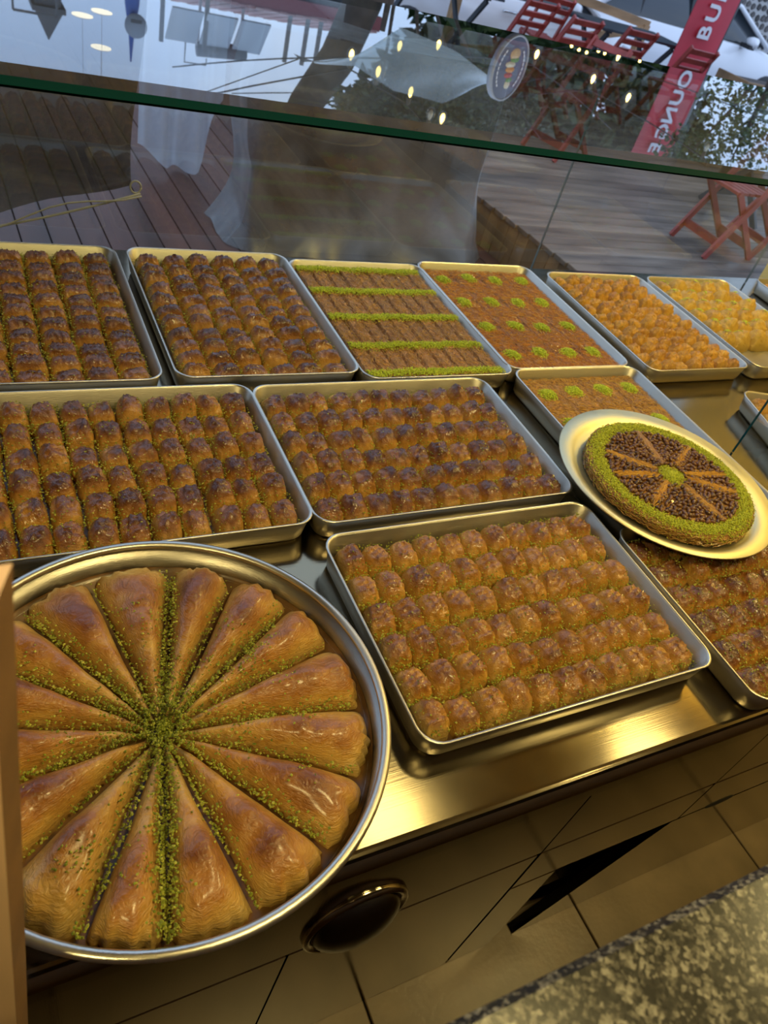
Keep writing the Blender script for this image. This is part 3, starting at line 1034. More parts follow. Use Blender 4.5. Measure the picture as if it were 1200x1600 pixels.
crumbs('T1', 2700, 'ground pistachio between the rolls of the tray cut by the frame', 'x', 0.12, 1)
crumbs('T2', 2300, 'ground pistachio between the rolls beside the green-banded tray', 'x', 0.12, 2)
crumbs('T6', 4800, 'ground pistachio between the tall baklava behind the round pan', 'both', 0.16, 3)
crumbs('T7', 4000, 'ground pistachio between the baklava before the green-banded tray', 'both', 0.2, 4)
crumbs('T8', 4600, 'ground pistachio along the furrows of the front tray', 'both', 0.16, 5)
crumbs('T9', 3600, 'ground pistachio over the shaded baklava under the oval plate', 'both', 0.4, 6)
crumbs('T5', 300, 'few pistachio crumbs on the small golden pastries', 'both', 0.6, 7)

# pistachio caps on the puffy domes
rng = random.Random(21)
P = []
for (x, y, px, py, h, la) in CR['T10']:
    ox, oy = rng.gauss(0, 0.12), rng.gauss(0.15, 0.15)
    for _ in range(95):
        r, a = abs(rng.gauss(0, 0.33)), rng.uniform(0, 2 * PI)
        u, v = ox + r * math.cos(a), oy + r * math.sin(a)
        if max(abs(u), abs(v)) > 0.95:
            continue
        z = h * (max(0, 1 - abs(u) ** 2.4) ** 0.5) * (max(0, 1 - abs(v) ** 2.4) ** 0.5)
        P.append((x + u * px / 2, y + v * py / 2, STEEL_Z + 0.005 + z))
tag(link('pistachio_crumbs', crumb_mb(P, 'pistachio_bright', 'pistachio_crumbs', rng, 0.0008, 0.0018)), 'bright ground pistachio dusted over the puffy domes', 'pistachio', None, 'stuff')
P = []
for (x, y, px, py, h, la) in CR['T10']:
    for _ in range(16):
        u, v = rng.uniform(-1, 1), rng.choice((-1, 1))
        P.append((x + u * px / 2, y + v * py / 2, STEEL_Z + 0.014))


# ---------------------------------------------------------------- shredded pastry
def strands(mb, rng, n, w, d, z, mi, lmin=0.012, lmax=0.03, ang=None, r=0.00055):
    for _ in range(n):
        x, y = rng.uniform(-w / 2, w / 2), rng.uniform(-d / 2, d / 2)
        a = rng.uniform(0, PI) if ang is None else ang + rng.gauss(0, 0.5)
        l = rng.uniform(lmin, lmax)
        bend = rng.gauss(0, 0.5)
        pts = []
        for k in range(4):
            t = (k / 3 - 0.5) * l
            aa = a + bend * (k / 3)
            px, py = x + t * math.cos(aa), y + t * math.sin(aa)
            px, py = max(-w / 2, min(w / 2, px)), max(-d / 2, min(d / 2, py))
            pts.append((px, py, z + 0.0004 + 0.0016 * math.sin(PI * k / 3) * rng.random()))
        V, F = [], []
        for k, p in enumerate(pts):
            nx, ny = -math.sin(a) * r, math.cos(a) * r
            V += [(p[0] + nx, p[1] + ny, p[2]), (p[0] - nx, p[1] - ny, p[2]), (p[0], p[1], p[2] + r * 1.3)]
        for k in range(3):
            o = 3 * k
            F += [(o, o + 3, o + 5, o + 2), (o + 2, o + 5, o + 4, o + 1)]
        mb.add(V, F, mi)


def shred_block(name, w, d, h, mats, seed, n, ang=None, edge_drop=0.0022):
    """a cut slab of baked shredded dough: crumbly top, upright cut sides"""
    rng = random.Random(seed)
    rs = np.random.RandomState(seed)
    f1 = waves(rs, 8, 200, 700)
    nx, ny = 9, max(9, int(9 * d / w))
    mb = MB()
    g = [[0] * ny for _ in range(nx)]
    V = []
    for i in range(nx):
        for j in range(ny):
            x, y = (i / (nx - 1) - 0.5) * w, (j / (ny - 1) - 0.5) * d
            e = min(i, nx - 1 - i, j, ny - 1 - j)
            V.append((x, y, h - (edge_drop if e == 0 else 0) + 0.0008 * float(f1(x, y))))
    F = []
    for i in range(nx - 1):
        for j in range(ny - 1):
            F.append((i * ny + j, (i + 1) * ny + j, (i + 1) * ny + j + 1, i * ny + j + 1))
    border = [(i, 0) for i in range(nx)] + [(nx - 1, j) for j in range(1, ny)] + [(i, ny - 1) for i in range(nx - 2, -1, -1)] + [(0, j) for j in range(ny - 2, 0, -1)]
    base = len(V)
    for (i, j) in border:
        x, y, z = V[i * ny + j]
        V.append((x, y, 0))
    nb = len(border)
    for k in range(nb):
        a, b = border[k], border[(k + 1) % nb]
        F.append((a[0] * ny + a[1], base + k, base + (k + 1) % nb, b[0] * ny + b[1]))
    mb.add(V, F, 0, False)
    strands(mb, rng, n, w, d, h, 1, ang=ang)
    me = mb.mesh(name)
    for m in mats:
        me.materials.append(M[m])
    return me


def fluff(rng, n, sx, sy, z, mound=0.004):
    P = []
    for _ in range(n):
        x, y = rng.gauss(0, sx * 0.45), rng.gauss(0, sy * 0.45)
        if abs(x) > sx or abs(y) > sy:
            continue
        k = max(0, 1 - (x / sx) ** 2 - (y / sy) ** 2)
        P.append((x, y, z + 0.0006 + mound * k * rng.random()))
    return P


# green-banded tray: 9 slices across, 4 rows
kind, cx, cy, _ = T['T3']
iw, idp = TW - 0.034, TD - 0.034
cw, rh = iw / 9, idp / 4
SH = 0.036
sl_me = [shred_block('shredded_pastry_slice', cw * 0.94, rh * 0.985, SH, ['shredded_base', 'strand'], 40 + k, 90, ang=PI / 2, edge_drop=0.008) for k in range(5)]
for r in range(4):
    for c in range(9):
        o = link('shredded_pastry_slice', RND.choice(sl_me), None, (cx - iw / 2 + (c + 0.5) * cw, cy + idp / 2 - (r + 0.5) * rh, STEEL_Z + 0.0035))
        o.rotation_euler = (0, 0, RND.gauss(0, 0.012) + (PI if RND.random() < .5 else 0))
        o.scale = (1, 1, 1 + RND.uniform(-0.06, 0.05))
        tag(o, f'brown shredded pastry slice, {ORD[r]} row from window, {ORD[c]} from pan end, green-banded tray', 'pastry slice', 'slices of the green-banded shredded pastry')
for b in range(5):
    rng = random.Random(60 + b)
    y0 = cy + idp / 2 - b * rh
    off = -0.014 if b == 0 else (0.016 if b == 4 else 0.0)
    P = []
    for _ in range(3600):
        x = rng.uniform(-iw / 2, iw / 2)
        wob = 0.004 * math.sin(x * 40 + b) + 0.003 * math.sin(x * 95 + 2 * b)
        hw = 0.0185
        y = rng.gauss(0, 0.42) * hw
        if abs(y) > hw * 1.5:
            continue
        P.append((cx + x, y0 + off + wob * 0.4 + y, STEEL_Z + 0.0035 + SH + 0.001 + 0.0055 * max(0, 1 - (y / hw) ** 2) * rng.random()))
    o = link('pistachio_band', crumb_mb(P, 'pistachio_bright', 'pistachio_band', rng, 0.0009, 0.0019))
    tag(o, f'green band of ground pistachio, {ORD[b]} from the window across the shredded pastry', 'pistachio band', 'pistachio bands on the shredded pastry', 'stuff')


def square_tray(key, h, nc, nr, seed, mats, words, keep=None):
    kind, cx, cy, _ = T[key]
    cw, rh = iw / nc, idp / nr
    ms = [shred_block('shredded_pastry_square', cw * 0.985, rh * 0.988, h, mats, seed + k, 330) for k in range(4)]
    rng = random.Random(seed)
    tufts = [crumb_mb(fluff(rng, 800, 0.027, 0.024, 0, 0.010), 'pistachio_bright', 'pistachio_tuft', rng, 0.0009, 0.0021) for _ in range(4)]
    for r in range(nr):
        for c in range(nc):
            if keep and not keep(c, r):
                continue
            o = link('shredded_pastry_square', rng.choice(ms), None, (cx - iw / 2 + (c + 0.5) * cw, cy + idp / 2 - (r + 0.5) * rh, STEEL_Z + 0.0035))
            o.rotation_euler = (0, 0, rng.gauss(0, 0.006))
            tag(o, f'tufted shredded square, {ORD[r]} row from window, {ORD[c]} from pan end, {words}', 'pastry square', 'tufted squares, ' + words)
            q = link('pistachio_tuft', rng.choice(tufts), o, (rng.gauss(0, 0.003), rng.gauss(0.006, 0.004), h), rng.uniform(0, PI * 2))
            q['kind'] = 'stuff'


square_tray('T4', 0.032, 4, 4, 80, ['shredded_base_red', 'strand_red'], 'window tray')
square_tray('T11', 0.028, 4, 4, 90, ['shredded_base', 'strand'], 'tray by plate')

# ---------------------------------------------------------------- round pan with wedges
PC = (0.1665, 0.531)
pan = empty('round_pan', (PC[0], PC[1], STEEL_Z), 0, 'large round aluminium pan of long baklava wedges with a thick rolled rim', 'pan')
MB().lathe([(0.0, 0.0), (0.268, 0.0), (0.276, 0.003), (0.281, 0.010), (0.2885, 0.050), (0.2865, 0.052), (0.279, 0.012), (0.274, 0.006), (0.266, 0.004), (0.0, 0.004)], (0, 0, 0), 96).build('body', 'pan_aluminium', pan)
MB().lathe([(0.2875 + 0.0068 * math.cos(2 * PI * k / 12), 0.0525 + 0.0052 * math.sin(2 * PI * k / 12)) for k in range(13)], (0, 0, 0), 96).build('rolled_rim', 'rim_aluminium', pan)
sy = MB().lathe([(0.0, 0.0046), (0.2735, 0.0058), (0.2785, 0.012)], (0, 0, 0), 64).build('syrup_film', 'syrup', pan)

WC = (0.159, 0.520)
angs = sorted([75.3, 55.3, 34.8, 15.8, -7.7, -30.6, -53.9, -78.2, -101.0, -121.1, -146.2, -172.2, 163.2, 141.9, 122.3, 99.9], reverse=True)
NW = len(angs)


def wedge(a0, a1, seed):
    rs = np.random.RandomState(seed)
    nr, nt = 46, 26
    f1, f2, f3 = waves(rs, 7, 14, 45), waves(rs, 9, 60, 150), waves(rs, 6, 90, 240)
    fo = waves(rs, 5, 10, 60)
    mid, half = math.radians((a0 + a1) / 2), math.radians((a0 - a1) / 2)
    V, F = [], []
    H = 0.050
    for i in range(nr):
        s = math.sin(i / (nr - 1) * PI / 2) if i > nr * 0.6 else None
        fr = i / (nr - 1)
        fr = 1 - (1 - fr) ** 1.6
        for j in range(nt):
            t = math.sin((j / (nt - 1) * 2 - 1) * PI / 2)
            # outline reaches towards the pan wall, measured from the wedge centre
            dirx, diry = math.cos(mid + half * t), math.sin(mid + half * t)
            bx, by = WC[0] - PC[0], WC[1] - PC[1]
            bd_ = bx * dirx + by * diry
            rmax = -bd_ + math.sqrt(max(0, bd_ * bd_ - (bx * bx + by * by) + 0.270 ** 2))
            rmax *= 1 - 0.035 * abs(t) ** 3 + 0.012 * float(fo(t * 0.05 * 10, 0.3))
            r = 0.020 + (rmax - 0.020) * fr
            wid = r * half
            gap = min(0.0035 + 0.004 * (1 - fr), wid * 0.25)
            th = half * t * (1 - gap / max(wid, 1e-4))
            x, y = r * math.cos(mid + th), r * math.sin(mid + th)
            hh = min(H, 0.010 + wid * 1.15)
            cross = max(0.0, 1 - abs(t) ** 2.3) ** 0.50
            end = max(0.0, 1 - fr ** 14) ** 0.5
            beg = min(1, 0.45 + fr * 4)
            z = hh * cross * end * beg
            z *= 1 + 0.075 * float(f1(x, y)) + 0.035 * float(f2(x, y)) + 0.015 * float(f3(x, y)) - 0.10 * fr ** 2
            V.append((WC[0] + x, WC[1] + y, max(0.0, z)))
    for i in range(nr - 1):
        for j in range(nt - 1):
            F.append((i * nt + j, (i + 1) * nt + j, (i + 1) * nt + j + 1, i * nt + j + 1))
    cxm, cym = WC[0] + 0.16 * math.cos(mid), WC[1] + 0.16 * math.sin(mid)
    V = [(x - cxm, y - cym, z) for x, y, z in V]
    me = bpy.data.meshes.new('baklava_wedge')
    me.from_pydata(V, [], F)
    me.polygons.foreach_set('use_smooth', [True] * len(F))
    me.update()
    me.materials.append(M['wedge_crust'])
    return link('baklava_wedge', me, None, (cxm, cym, STEEL_Z + 0.005))


# start with the wedge that points straight at the window (between 99.9 and 75.3)
k0 = angs.index(99.9)
for i in range(NW):
    a0 = angs[(k0 + i) % NW]
    a1 = angs[(k0 + i + 1) % NW]
    if a1 > a0:
        a1 -= 360
    o = wedge(a0, a1, 200 + i)
    w = 'pointing straight at the window' if i == 0 else f'{(ORD + ["fifteenth", "sixteenth"])[i]} clockwise counting from the window-facing one'
    tag(o, 'long browned baklava wedge in the round pan, ' + w, 'baklava wedge', 'wedges in the round pan')

rng = random.Random(31)
P = []
thick = {99.9: 0.6, 75.3: 1.5, 141.9: 0.9, 55.3: 0.5, 34.8: 1.0, 15.8: 0.5, -7.7: 0.8, -30.6: 0.4, -53.9: 0.9, -78.2: 0.7, -101.0: 2.6, -121.1: 0.8, 163.2: 0.4, -172.2: 1.0, 122.3: 1.1, -146.2: 0.3}
for a in angs:
    n = int(430 * thick[a])
    for _ in range(n):
        r = 0.02 + 0.235 * rng.random() ** (0.9 if a == -101.0 else 1.4)
        side = rng.gauss(0, 0.0034 + 0.0012 * thick[a])
        t = math.radians(a)
        x, y = r * math.cos(t) - side * math.sin(t), r * math.sin(t) + side * math.cos(t)
        P.append((WC[0] + x, WC[1] + y, STEEL_Z + 0.012 + min(0.026, abs(side) * 4.2) + rng.random() * 0.010))
for _ in range(520):      # heap at the middle
    r, a = abs(rng.gauss(0, 0.013)), rng.uniform(0, 2 * PI)
    P.append((WC[0] + r * math.cos(a), WC[1] + r * math.sin(a), STEEL_Z + 0.010 + 0.020 * max(0, 1 - (r / 0.03) ** 2) * rng.random() ** 0.5))
spots = [(rng.uniform(0.05, 0.22), rng.uniform(0, 360)) for _ in range(46)] + [(0.15, 26), (0.16, 28), (0.12, 24)] * 3
for r0, a0 in spots:
    for _ in range(16):
        x = r0 * math.cos(math.radians(a0)) + rng.gauss(0, 0.011)
        y = r0 * math.sin(math.radians(a0)) + rng.gauss(0, 0.011)
        r, a = math.hypot(x, y), math.degrees(math.atan2(y, x))
        # height of the wedge below the crumb
        best = None
        for i in range(NW):
            b0, b1 = angs[i], angs[(i + 1) % NW]
            if b1 > b0:
                b1 -= 360
            for aa in (a, a - 360, a + 360):
                if b1 <= aa <= b0:
                    half = math.radians((b0 - b1) / 2)
                    t = (aa - (b0 + b1) / 2) / ((b0 - b1) / 2)
                    best = min(0.050, 0.010 + r * half * 1.15) * max(0.0, 1 - abs(t) ** 2.3) ** 0.50 * (1 - 0.1 * (r / 0.26) ** 2)
        if best is None or r > 0.25 or r < 0.02:
            continue
        P.append((WC[0] + x, WC[1] + y, STEEL_Z + 0.0055 + best + 0.0012))
tag(link('pistachio_crumbs', crumb_mb(P, 'pistachio', 'pistachio_crumbs', rng, 0.0011, 0.0023)), 'ground pistachio in the furrows between the long wedges', 'pistachio', None, 'stuff')

# ---------------------------------------------------------------- round plate with nut tart, resting on the tray rims
QC = (1.283, 0.803)
PLZ = 0.9035
plate = empty('serving_plate', (QC[0], QC[1], PLZ), 0, 'pale metal serving plate with a wide flat rim resting on tray rims', 'plate')
MB().lathe([(0.0, 0.0), (0.196, 0.0), (0.206, 0.004), (0.240, 0.016), (0.2425, 0.0185), (0.241, 0.0205), (0.206, 0.0085), (0.196, 0.004), (0.0, 0.004)], (0, 0, 0), 96).build('dish', 'plate_aluminium', plate)
DC = (1.283, 0.795)
DZ = PLZ + 0.0042
tart = empty('nut_tart', (DC[0], DC[1], DZ), 0, 'round shredded pastry tart with green pistachio border and brown nuts on the plate', 'tart')
DR, DH = 0.187, 0.026
mb = MB()
mb.lathe([(0.0, 0.0), (DR - 0.006, 0.0), (DR, 0.004), (DR, DH - 0.005), (DR - 0.006, DH), (0.0, DH)], (0, 0, 0), 72)
rng = random.Random(41)
for _ in range(700):      # shreds around the side
    a = rng.uniform(0, 2 * PI)
    z = rng.uniform(0.003, DH - 0.003)
    l = rng.uniform(0.04, 0.13)
    pts = [((DR + 0.0006) * math.cos(a + l * k / 3), (DR + 0.0006) * math.sin(a + l * k / 3), z + rng.gauss(0, 0.002)) for k in range(4)]
    V, F = [], []
    for p in pts:
        V += [(p[0], p[1], p[2] - 0.0006), (p[0] * 1.006, p[1] * 1.006, p[2]), (p[0], p[1], p[2] + 0.0006)]
    for k in range(3):
        q = 3 * k
        F += [(q, q + 3, q + 4, q + 1), (q + 1, q + 4, q + 5, q + 2)]
    mb.add(V, F, 1)
mb.build('pastry_base', ['shredded_base', 'strand'], tart)
P = []
for _ in range(15000):
    a = rng.uniform(0, 2 * PI)
    r = 0.166 + rng.gauss(0, 0.011)
    if not 0.140 < r < DR + 0.001:
        continue
    zz = DH + 0.0045 * max(0, 1 - ((r - 0.164) / 0.026) ** 2) * rng.random() - max(0, r - (DR - 0.008)) * 0.5
    P.append((r * math.cos(a), r * math.sin(a), zz))
for _ in range(700):
    a = rng.uniform(0, 2 * PI)
    P.append(((DR + rng.random() * 0.002) * math.cos(a), (DR + rng.random() * 0.002) * math.sin(a), DH * rng.random() ** 0.5))
o = link('pistachio_border', crumb_mb(P, 'pistachio_dark', 'pistachio_border', rng, 0.0009, 0.002), tart)
o['kind'] = 'stuff'
P = []
for _ in range(2600):
    r, a = abs(rng.gauss(0, 0.018)), rng.uniform(0, 2 * PI)
    if r > 0.045:
        continue
    P.append((r * math.cos(a), r * math.sin(a), DH + 0.006 * max(0, 1 - (r / 0.045) ** 2) * rng.random()))
o = link('pistachio_heart', crumb_mb(P, 'pistachio_dark', 'pistachio_heart', rng, 0.0009, 0.002), tart)
o['kind'] = 'stuff'
# rays of shredded dough; directions read off the plate
RAYS = [172, 142, 82, 32, -8, -32, -82, -148]
for a in RAYS:
    mb = MB()
    for _ in range(150):
        off = rng.gauss(0, 0.0048)
        r0, l = rng.uniform(0.032, 0.110), rng.uniform(0.02, 0.05)
        r1 = min(0.148, r0 + l)
        t = math.radians(a)
        b = rng.gauss(0, 0.004)
        pts = []
        for k in range(4):
            rr = r0 + (r1 - r0) * k / 3
            oo = off + b * math.sin(PI * k / 3)
            pts.append((rr * math.cos(t) - oo * math.sin(t), rr * math.sin(t) + oo * math.cos(t), DH + 0.003 + 0.004 * max(0, 1 - (off / 0.009) ** 2) * rng.random()))
        nx, ny = -math.sin(t) * 0.0008, math.cos(t) * 0.0008
        V, F = [], []
        for p in pts:
            V += [(p[0] + nx, p[1] + ny, p[2]), (p[0] - nx, p[1] - ny, p[2]), (p[0], p[1], p[2] + 0.001)]
        for k in range(3):
            q = 3 * k
            F += [(q, q + 3, q + 5, q + 2), (q + 2, q + 5, q + 4, q + 1)]
        mb.add(V, F, 0)
    mb.build('dough_ray', 'strand', tart)
# nuts
mb = MB()
mb.lathe([(0.0001, -1.0), (0.30, -0.88), (0.52, -0.45), (0.60, 0.0), (0.52, 0.45), (0.28, 0.82), (0.0001, 1.05)], (0, 0, 0), 8)
nm = mb.mesh('nut')
nm.transform(Matrix.Rotation(PI / 2, 4, 'Y') @ Matrix.Scale(0.0068, 4))
nm.materials.append(M['nut_skin'])
spots = []
tries = 0
while len(spots) < 520 and tries < 60000:
    tries += 1
    r = math.sqrt(rng.uniform(0.034 ** 2, 0.146 ** 2))
    a = rng.uniform(-180, 180)
    bad = False
    for q in RAYS:
        da = abs((a - q + 180) % 360 - 180)
        if da < 90 and r * math.sin(math.radians(da)) < 0.0062:
            bad = True
            break
    if bad:
        continue
    x, y = r * math.cos(math.radians(a)), r * math.sin(math.radians(a))
    if any((x - p[0]) ** 2 + (y - p[1]) ** 2 < 0.0080 ** 2 for p in spots):
        continue
    spots.append((x, y))
spots.sort(key=lambda p: (DC[0] + p[0]) ** 2 + (DC[1] + p[1]) ** 2)
rest = []
for i, (x, y) in enumerate(spots):
    z = DH + 0.0022 + rng.random() * 0.0022
    rot = (rng.gauss(0, 0.25), rng.gauss(0, 0.3), rng.uniform(0, 2 * PI))
    s = rng.uniform(0.85, 1.15)
    if i < 290:
        o = link('nut', nm, tart, (x, y, z))
        o.rotation_euler = rot
        o.scale = (s, s, s)
    else:
        rest.append(Matrix.Translation((x, y, z)) @ (Matrix.Rotation(rot[2], 4, 'Z') @ Matrix.Rotation(rot[1], 4, 'Y')) @ Matrix.Scale(s, 4))
V, F = [], []
bv = [v.co.copy() for v in nm.vertices]
bf = [tuple(p.vertices) for p in nm.polygons]
for mt in rest:
    o = len(V)
    V += [tuple(mt @ c) for c in bv]
    F += [tuple(i + o for i in f) for f in bf]
me = bpy.data.meshes.new('nut_layer')
me.from_pydata(V, [], F)
me.polygons.foreach_set('use_smooth', [True] * len(F))
me.materials.append(M['nut_skin'])
o = link('nut_layer', me, tart)
o['kind'] = 'stuff'

# ================================================================== OUTSIDE: decks
ZL, ZP = -0.138, 0.15


def edge_x(y):                      # side edge of the raised deck
    return 3.166 + (4.575 - y) * 0.1175


deck = tag(bbox_mesh('deck_lower', -2.0, 4.2, 2.02, 9.0, ZL - 0.10, ZL - 0.035, '').build('floor_deck_lower', 'grout'), kind='structure')
pw = 0.142
for i in range(-9, 27):
    x = i * pw + 0.05
    mb = MB()
    x2 = x - 0.033 * 7
    g = 0.004
    V = [(x + g, 2.03, 0), (x + pw - g, 2.03, 0), (x2 + pw - g, 8.95, 0), (x2 + g, 8.95, 0)]
    if x > 3.62:
        continue
    ym = 8.95
    mb.loft([[(a, b, ZL - 0.03) for a, b, c in V], [(a, b, ZL) for a, b, c in V]], True, False, True, 0, False)
    mb.build('plank', 'deck_red', deck)

rdeck = tag(bbox_mesh('deck_raised', 3.75, 9.6, 2.06, 8.75, ZL - 0.1, ZP - 0.035, '').build('floor_deck_raised', 'grout'), kind='structure')
pd = 0.128
y = 2.04
while y < 8.65:
    xe = edge_x(y + pd / 2) - 0.012
    mb = bbox_mesh('p', xe, 9.6, y + 0.004, y + pd - 0.004, ZP - 0.03, ZP, '', 0.003)
    mb.build('plank', 'deck_grey', rdeck)
    y += pd
y = 2.04
bw = 0.105
while y < 8.65:
    xe0, xe1 = edge_x(y + 0.002), edge_x(y + bw - 0.002)
    mb = MB()
    V = [(xe0, y + 0.002), (xe0 + 0.02, y + 0.002), (xe1 + 0.02, y + bw - 0.002), (xe1, y + bw - 0.002)]
    mb.loft([[(a, b, ZL + 0.002) for a, b in V], [(a, b, ZP - 0.031) for a, b in V]], True, True, True, 0, False)
    mb.build('face_board', 'deck_face', rdeck)
    y += bw

tag(bbox_mesh('g', -14, 30, 2.0, 45, ZL - 0.4, ZL - 0.11, '').build('ground', 'asphalt'), kind='structure')


def poly_at(P, x):
    for a, b in zip(P[:-1], P[1:]):
        if a[0] <= x <= b[0]:
            q = (x - a[0]) / (b[0] - a[0])
            return a[1] + (b[1] - a[1]) * q
    return P[-1][1] if x > P[-1][0] else P[0][1]


# ------------------------------------------------------------------ plastic sheets
def sheet_mesh(name, grid, mat, parent=None, solid=0.0):
    nu, nv = len(grid), len(grid[0])
    V = [p for r in grid for p in r]
    F = [(i * nv + j, (i + 1) * nv + j, (i + 1) * nv + j + 1, i * nv + j + 1) for i in range(nu - 1) for j in range(nv - 1)]
    mb = MB()
    mb.add(V, F, 0, True)
    return mb


# smoked clear curtain hanging outside the showcase, gathered and tied at its lower corner
rs = np.random.RandomState(3)
w1, w2 = waves(rs, 6, 3, 9), waves(rs, 6, 8, 20)
def hem_z(u):
    return 0.775 + 0.145 * max(0, (u - 0.72) / 0.28) ** 1.3


cu = empty('plastic_curtain', (-0.3, 2.15, 2.7), 0, 'smoked clear plastic curtain hanging outside the showcase, tied at its corner', 'plastic curtain')
grid = []
nu, nv = 44, 40
for i in range(nu):
    u = i / (nu - 1)
    row = []
    for j in range(nv):
        v = j / (nv - 1)
        xtop = -1.4 + 1.84 * u
        zbot = hem_z(u)
        z = 2.72 + (1.42 - 2.72) * v / (25 / 39) if j <= 25 else 1.42 + (zbot - 1.42) * (v - 25 / 39) / (14 / 39)
        x = xtop
        fold = 0.035 * math.sin(u * 22 + 1.5 * v) * (0.4 + 0.6 * v) + 0.02 * float(w1(u * 2, v * 0.6)) + 0.10 * max(0, (u - 0.85) / 0.15) * v * 0.3
        row.append((x + 0.3 + 0.01 * float(w2(u, v)), fold, z - 2.7))
    grid.append(row)
sheet_mesh('c', [r[:26] for r in grid], '').build('clear_panel', 'clear_sheet', cu)
sheet_mesh('c', [r[25:] for r in grid], '').build('smoked_skirt', 'smoked_sheet', cu)
MB().tube([(-1.12, 0, 0.0), (0.12 + 0.6, 0, 0.0)], 0.014, 8).build('hanging_rod', 'tank_grey', cu)
# gathered bottom roll and its tie
for dz, dr in ((0.0, 0.0034), (0.016, 0.0024)):
    MB().tube([(-1.1 + 1.84 * t, -0.06 - dz, hem_z(t) - 2.7 + dz * (1 + math.sin(t * 30))) for t in [k / 40 for k in range(41)]], dr, 6).build('hem_cord', 'rope', cu)
loop = [(0.728 + 0.014 * math.cos(a), -0.055, -1.765 + 0.016 * math.sin(a)) for a in [2 * PI * k / 18 for k in range(19)]]
MB().tube(loop, 0.0026, 6).build('tie_loop', 'rope', cu)

# low stack under a clear plastic cover
cv = empty('covered_stack', (2.18, 4.45, ZL), 0, 'low furniture stack wrapped in crumpled clear plastic on the reddish deck', 'covered furniture')
rs = np.random.RandomState(8)
w1, w2, w3 = waves(rs, 7, 2, 6), waves(rs, 9, 7, 18), waves(rs, 7, 18, 40)
x0, x1, yf, yb, zt = 1.44, 2.87, 4.04, 4.46, 0.98
path = []
nA = 90
per = [(x0, yb), (x0, yf), (x1, yf), (x1, yb)]


def along(t):
    L = [math.dist(per[k], per[k + 1]) for k in range(3)]
    s = t * sum(L)
    for k in range(3):
        if s <= L[k] or k == 2:
            q = min(1, s / L[k])
            return (per[k][0] + (per[k + 1][0] - per[k][0]) * q, per[k][1] + (per[k + 1][1] - per[k][1]) * q, k)
        s -= L[k]


grid = []
for i in range(nA):
    t = i / (nA - 1)
    px, py, k = along(t)
    nx, ny = ((-1, 0), (0, -1), (1, 0))[k]
    row = []
    for j in range(46):
        v = j / 45
        flare = 0.10 * v ** 5 + 0.03 * v
        cr = 0.040 * float(w1(t * 2.2, v * 1.5)) + 0.016 * abs(float(w2(t * 1.6, v * 1.0)))
        cr *= 0.4 + 0.9 * v
        off = flare + cr
        z = (zt - ZL) * (1 - v) + 0.012 * abs(float(w2(t * 3, 1.0))) * v + 0.004
        row.append((px + nx * off - 2.18, py + ny * off - 4.45, z))
    grid.append(row)
mb = sheet_mesh('s', grid, '')
top = []
for i in range(12):
    row = []
    for j in range(10):
        a, b = i / 11, j / 9
        row.append((x0 + (x1 - x0) * a - 2.18, yf + (yb - yf) * b - 4.45, zt - ZL + 0.015 * float(w1(a * 3, b * 3))))
    top.append(row)
t2 = sheet_mesh('t', top, '')
mb.add(t2.v, t2.f, 0, True)
mb.build('cover', 'cover_sheet', cv)
for (a, b, c, d, z0, z1) in ((1.56, 2.10, 4.13, 4.42, 0.004, 0.44), (2.14, 2.76, 4.13, 4.42, 0.004, 0.50), (1.58, 2.12, 4.14, 4.41, 0.445, 0.82), (2.16, 2.72, 4.14, 4.41, 0.505, 0.95)):
    bbox_mesh('c', a - 2.18, b - 2.18, c - 4.45, d - 4.45, z0, z1, '', 0.01).build('crate', 'crate_brown', cv)

# pale plastic fold hanging behind the stack
fl = empty('plastic_drape', (1.29, 5.05, 1.2), 0, 'pale crumpled plastic drape hanging to a point beside the covered stack', 'plastic drape')
rs = np.random.RandomState(5)
w1, w2 = waves(rs, 6, 4, 9), waves(rs, 6, 10, 22)
grid = []
hemP = [(0, 0.04), (0.12, -0.01), (0.33, -0.085), (0.62, -0.128), (0.72, -0.10), (0.86, 0.12), (1.0, 0.34)]
for i in range(34):
    u = i / 33
    bot = poly_at(hemP, u)
    row = []
    for j in range(30):
        v = j / 29
        z = 1.25 + (bot - 1.25) * v
        row.append(((u - 0.5) * 0.52, 0.05 * math.sin(u * 15) * (0.4 + v) + 0.035 * float(w1(u * 2, v)), z - 1.2))
    grid.append(row)
sheet_mesh('f', grid, '').build('sheet', 'white_sheet', fl)
MB().tube([(-0.5, 0, 0.05), (0.5, 0, 0.05)], 0.012, 8).build('hanging_rod', 'tank_grey', fl)

# slack translucent awning sheet between tree and lamp posts
aw = empty('awning_sheet', (2.3, 4.2, 2.1), 0, 'slack grey translucent awning sheet stretched to a point above the deck', 'awning')
top_ = [(1.65, 2.15), (1.93, 2.07), (2.17, 1.91), (2.51, 1.96), (2.91, 2.10)]
bot_ = [(1.66, 2.17), (1.80, 2.20), (2.01, 2.17), (2.30, 2.27), (2.63, 2.29), (2.80, 2.18), (2.91, 2.11)]


grid = []
for i in range(40):
    x = 1.66 + (2.91 - 1.66) * i / 39
    a, b = poly_at(top_, x), poly_at(bot_, x)
    row = []
    for j in range(14):
        v = j / 13
        row.append((x - 2.3 + 0.05 * (v - 0.5), 0.25 * (v - 0.5) + 0.02 * math.sin(9 * x + 5 * v), a + (b - a) * v - 2.1))
    grid.append(row)
sheet_mesh('a', grid, '').build('sheet', 'awning_sheet', aw)
MB().tube([(0.61, 0, 0.005), (1.6, 0.2, 0.55)], 0.003, 6).build('guy_rope', 'cable', aw)
MB().tube([(-0.64, 0, 0.06), (-1.9, 0.6, 0.9)], 0.003, 6).build('guy_rope', 'cable', aw)


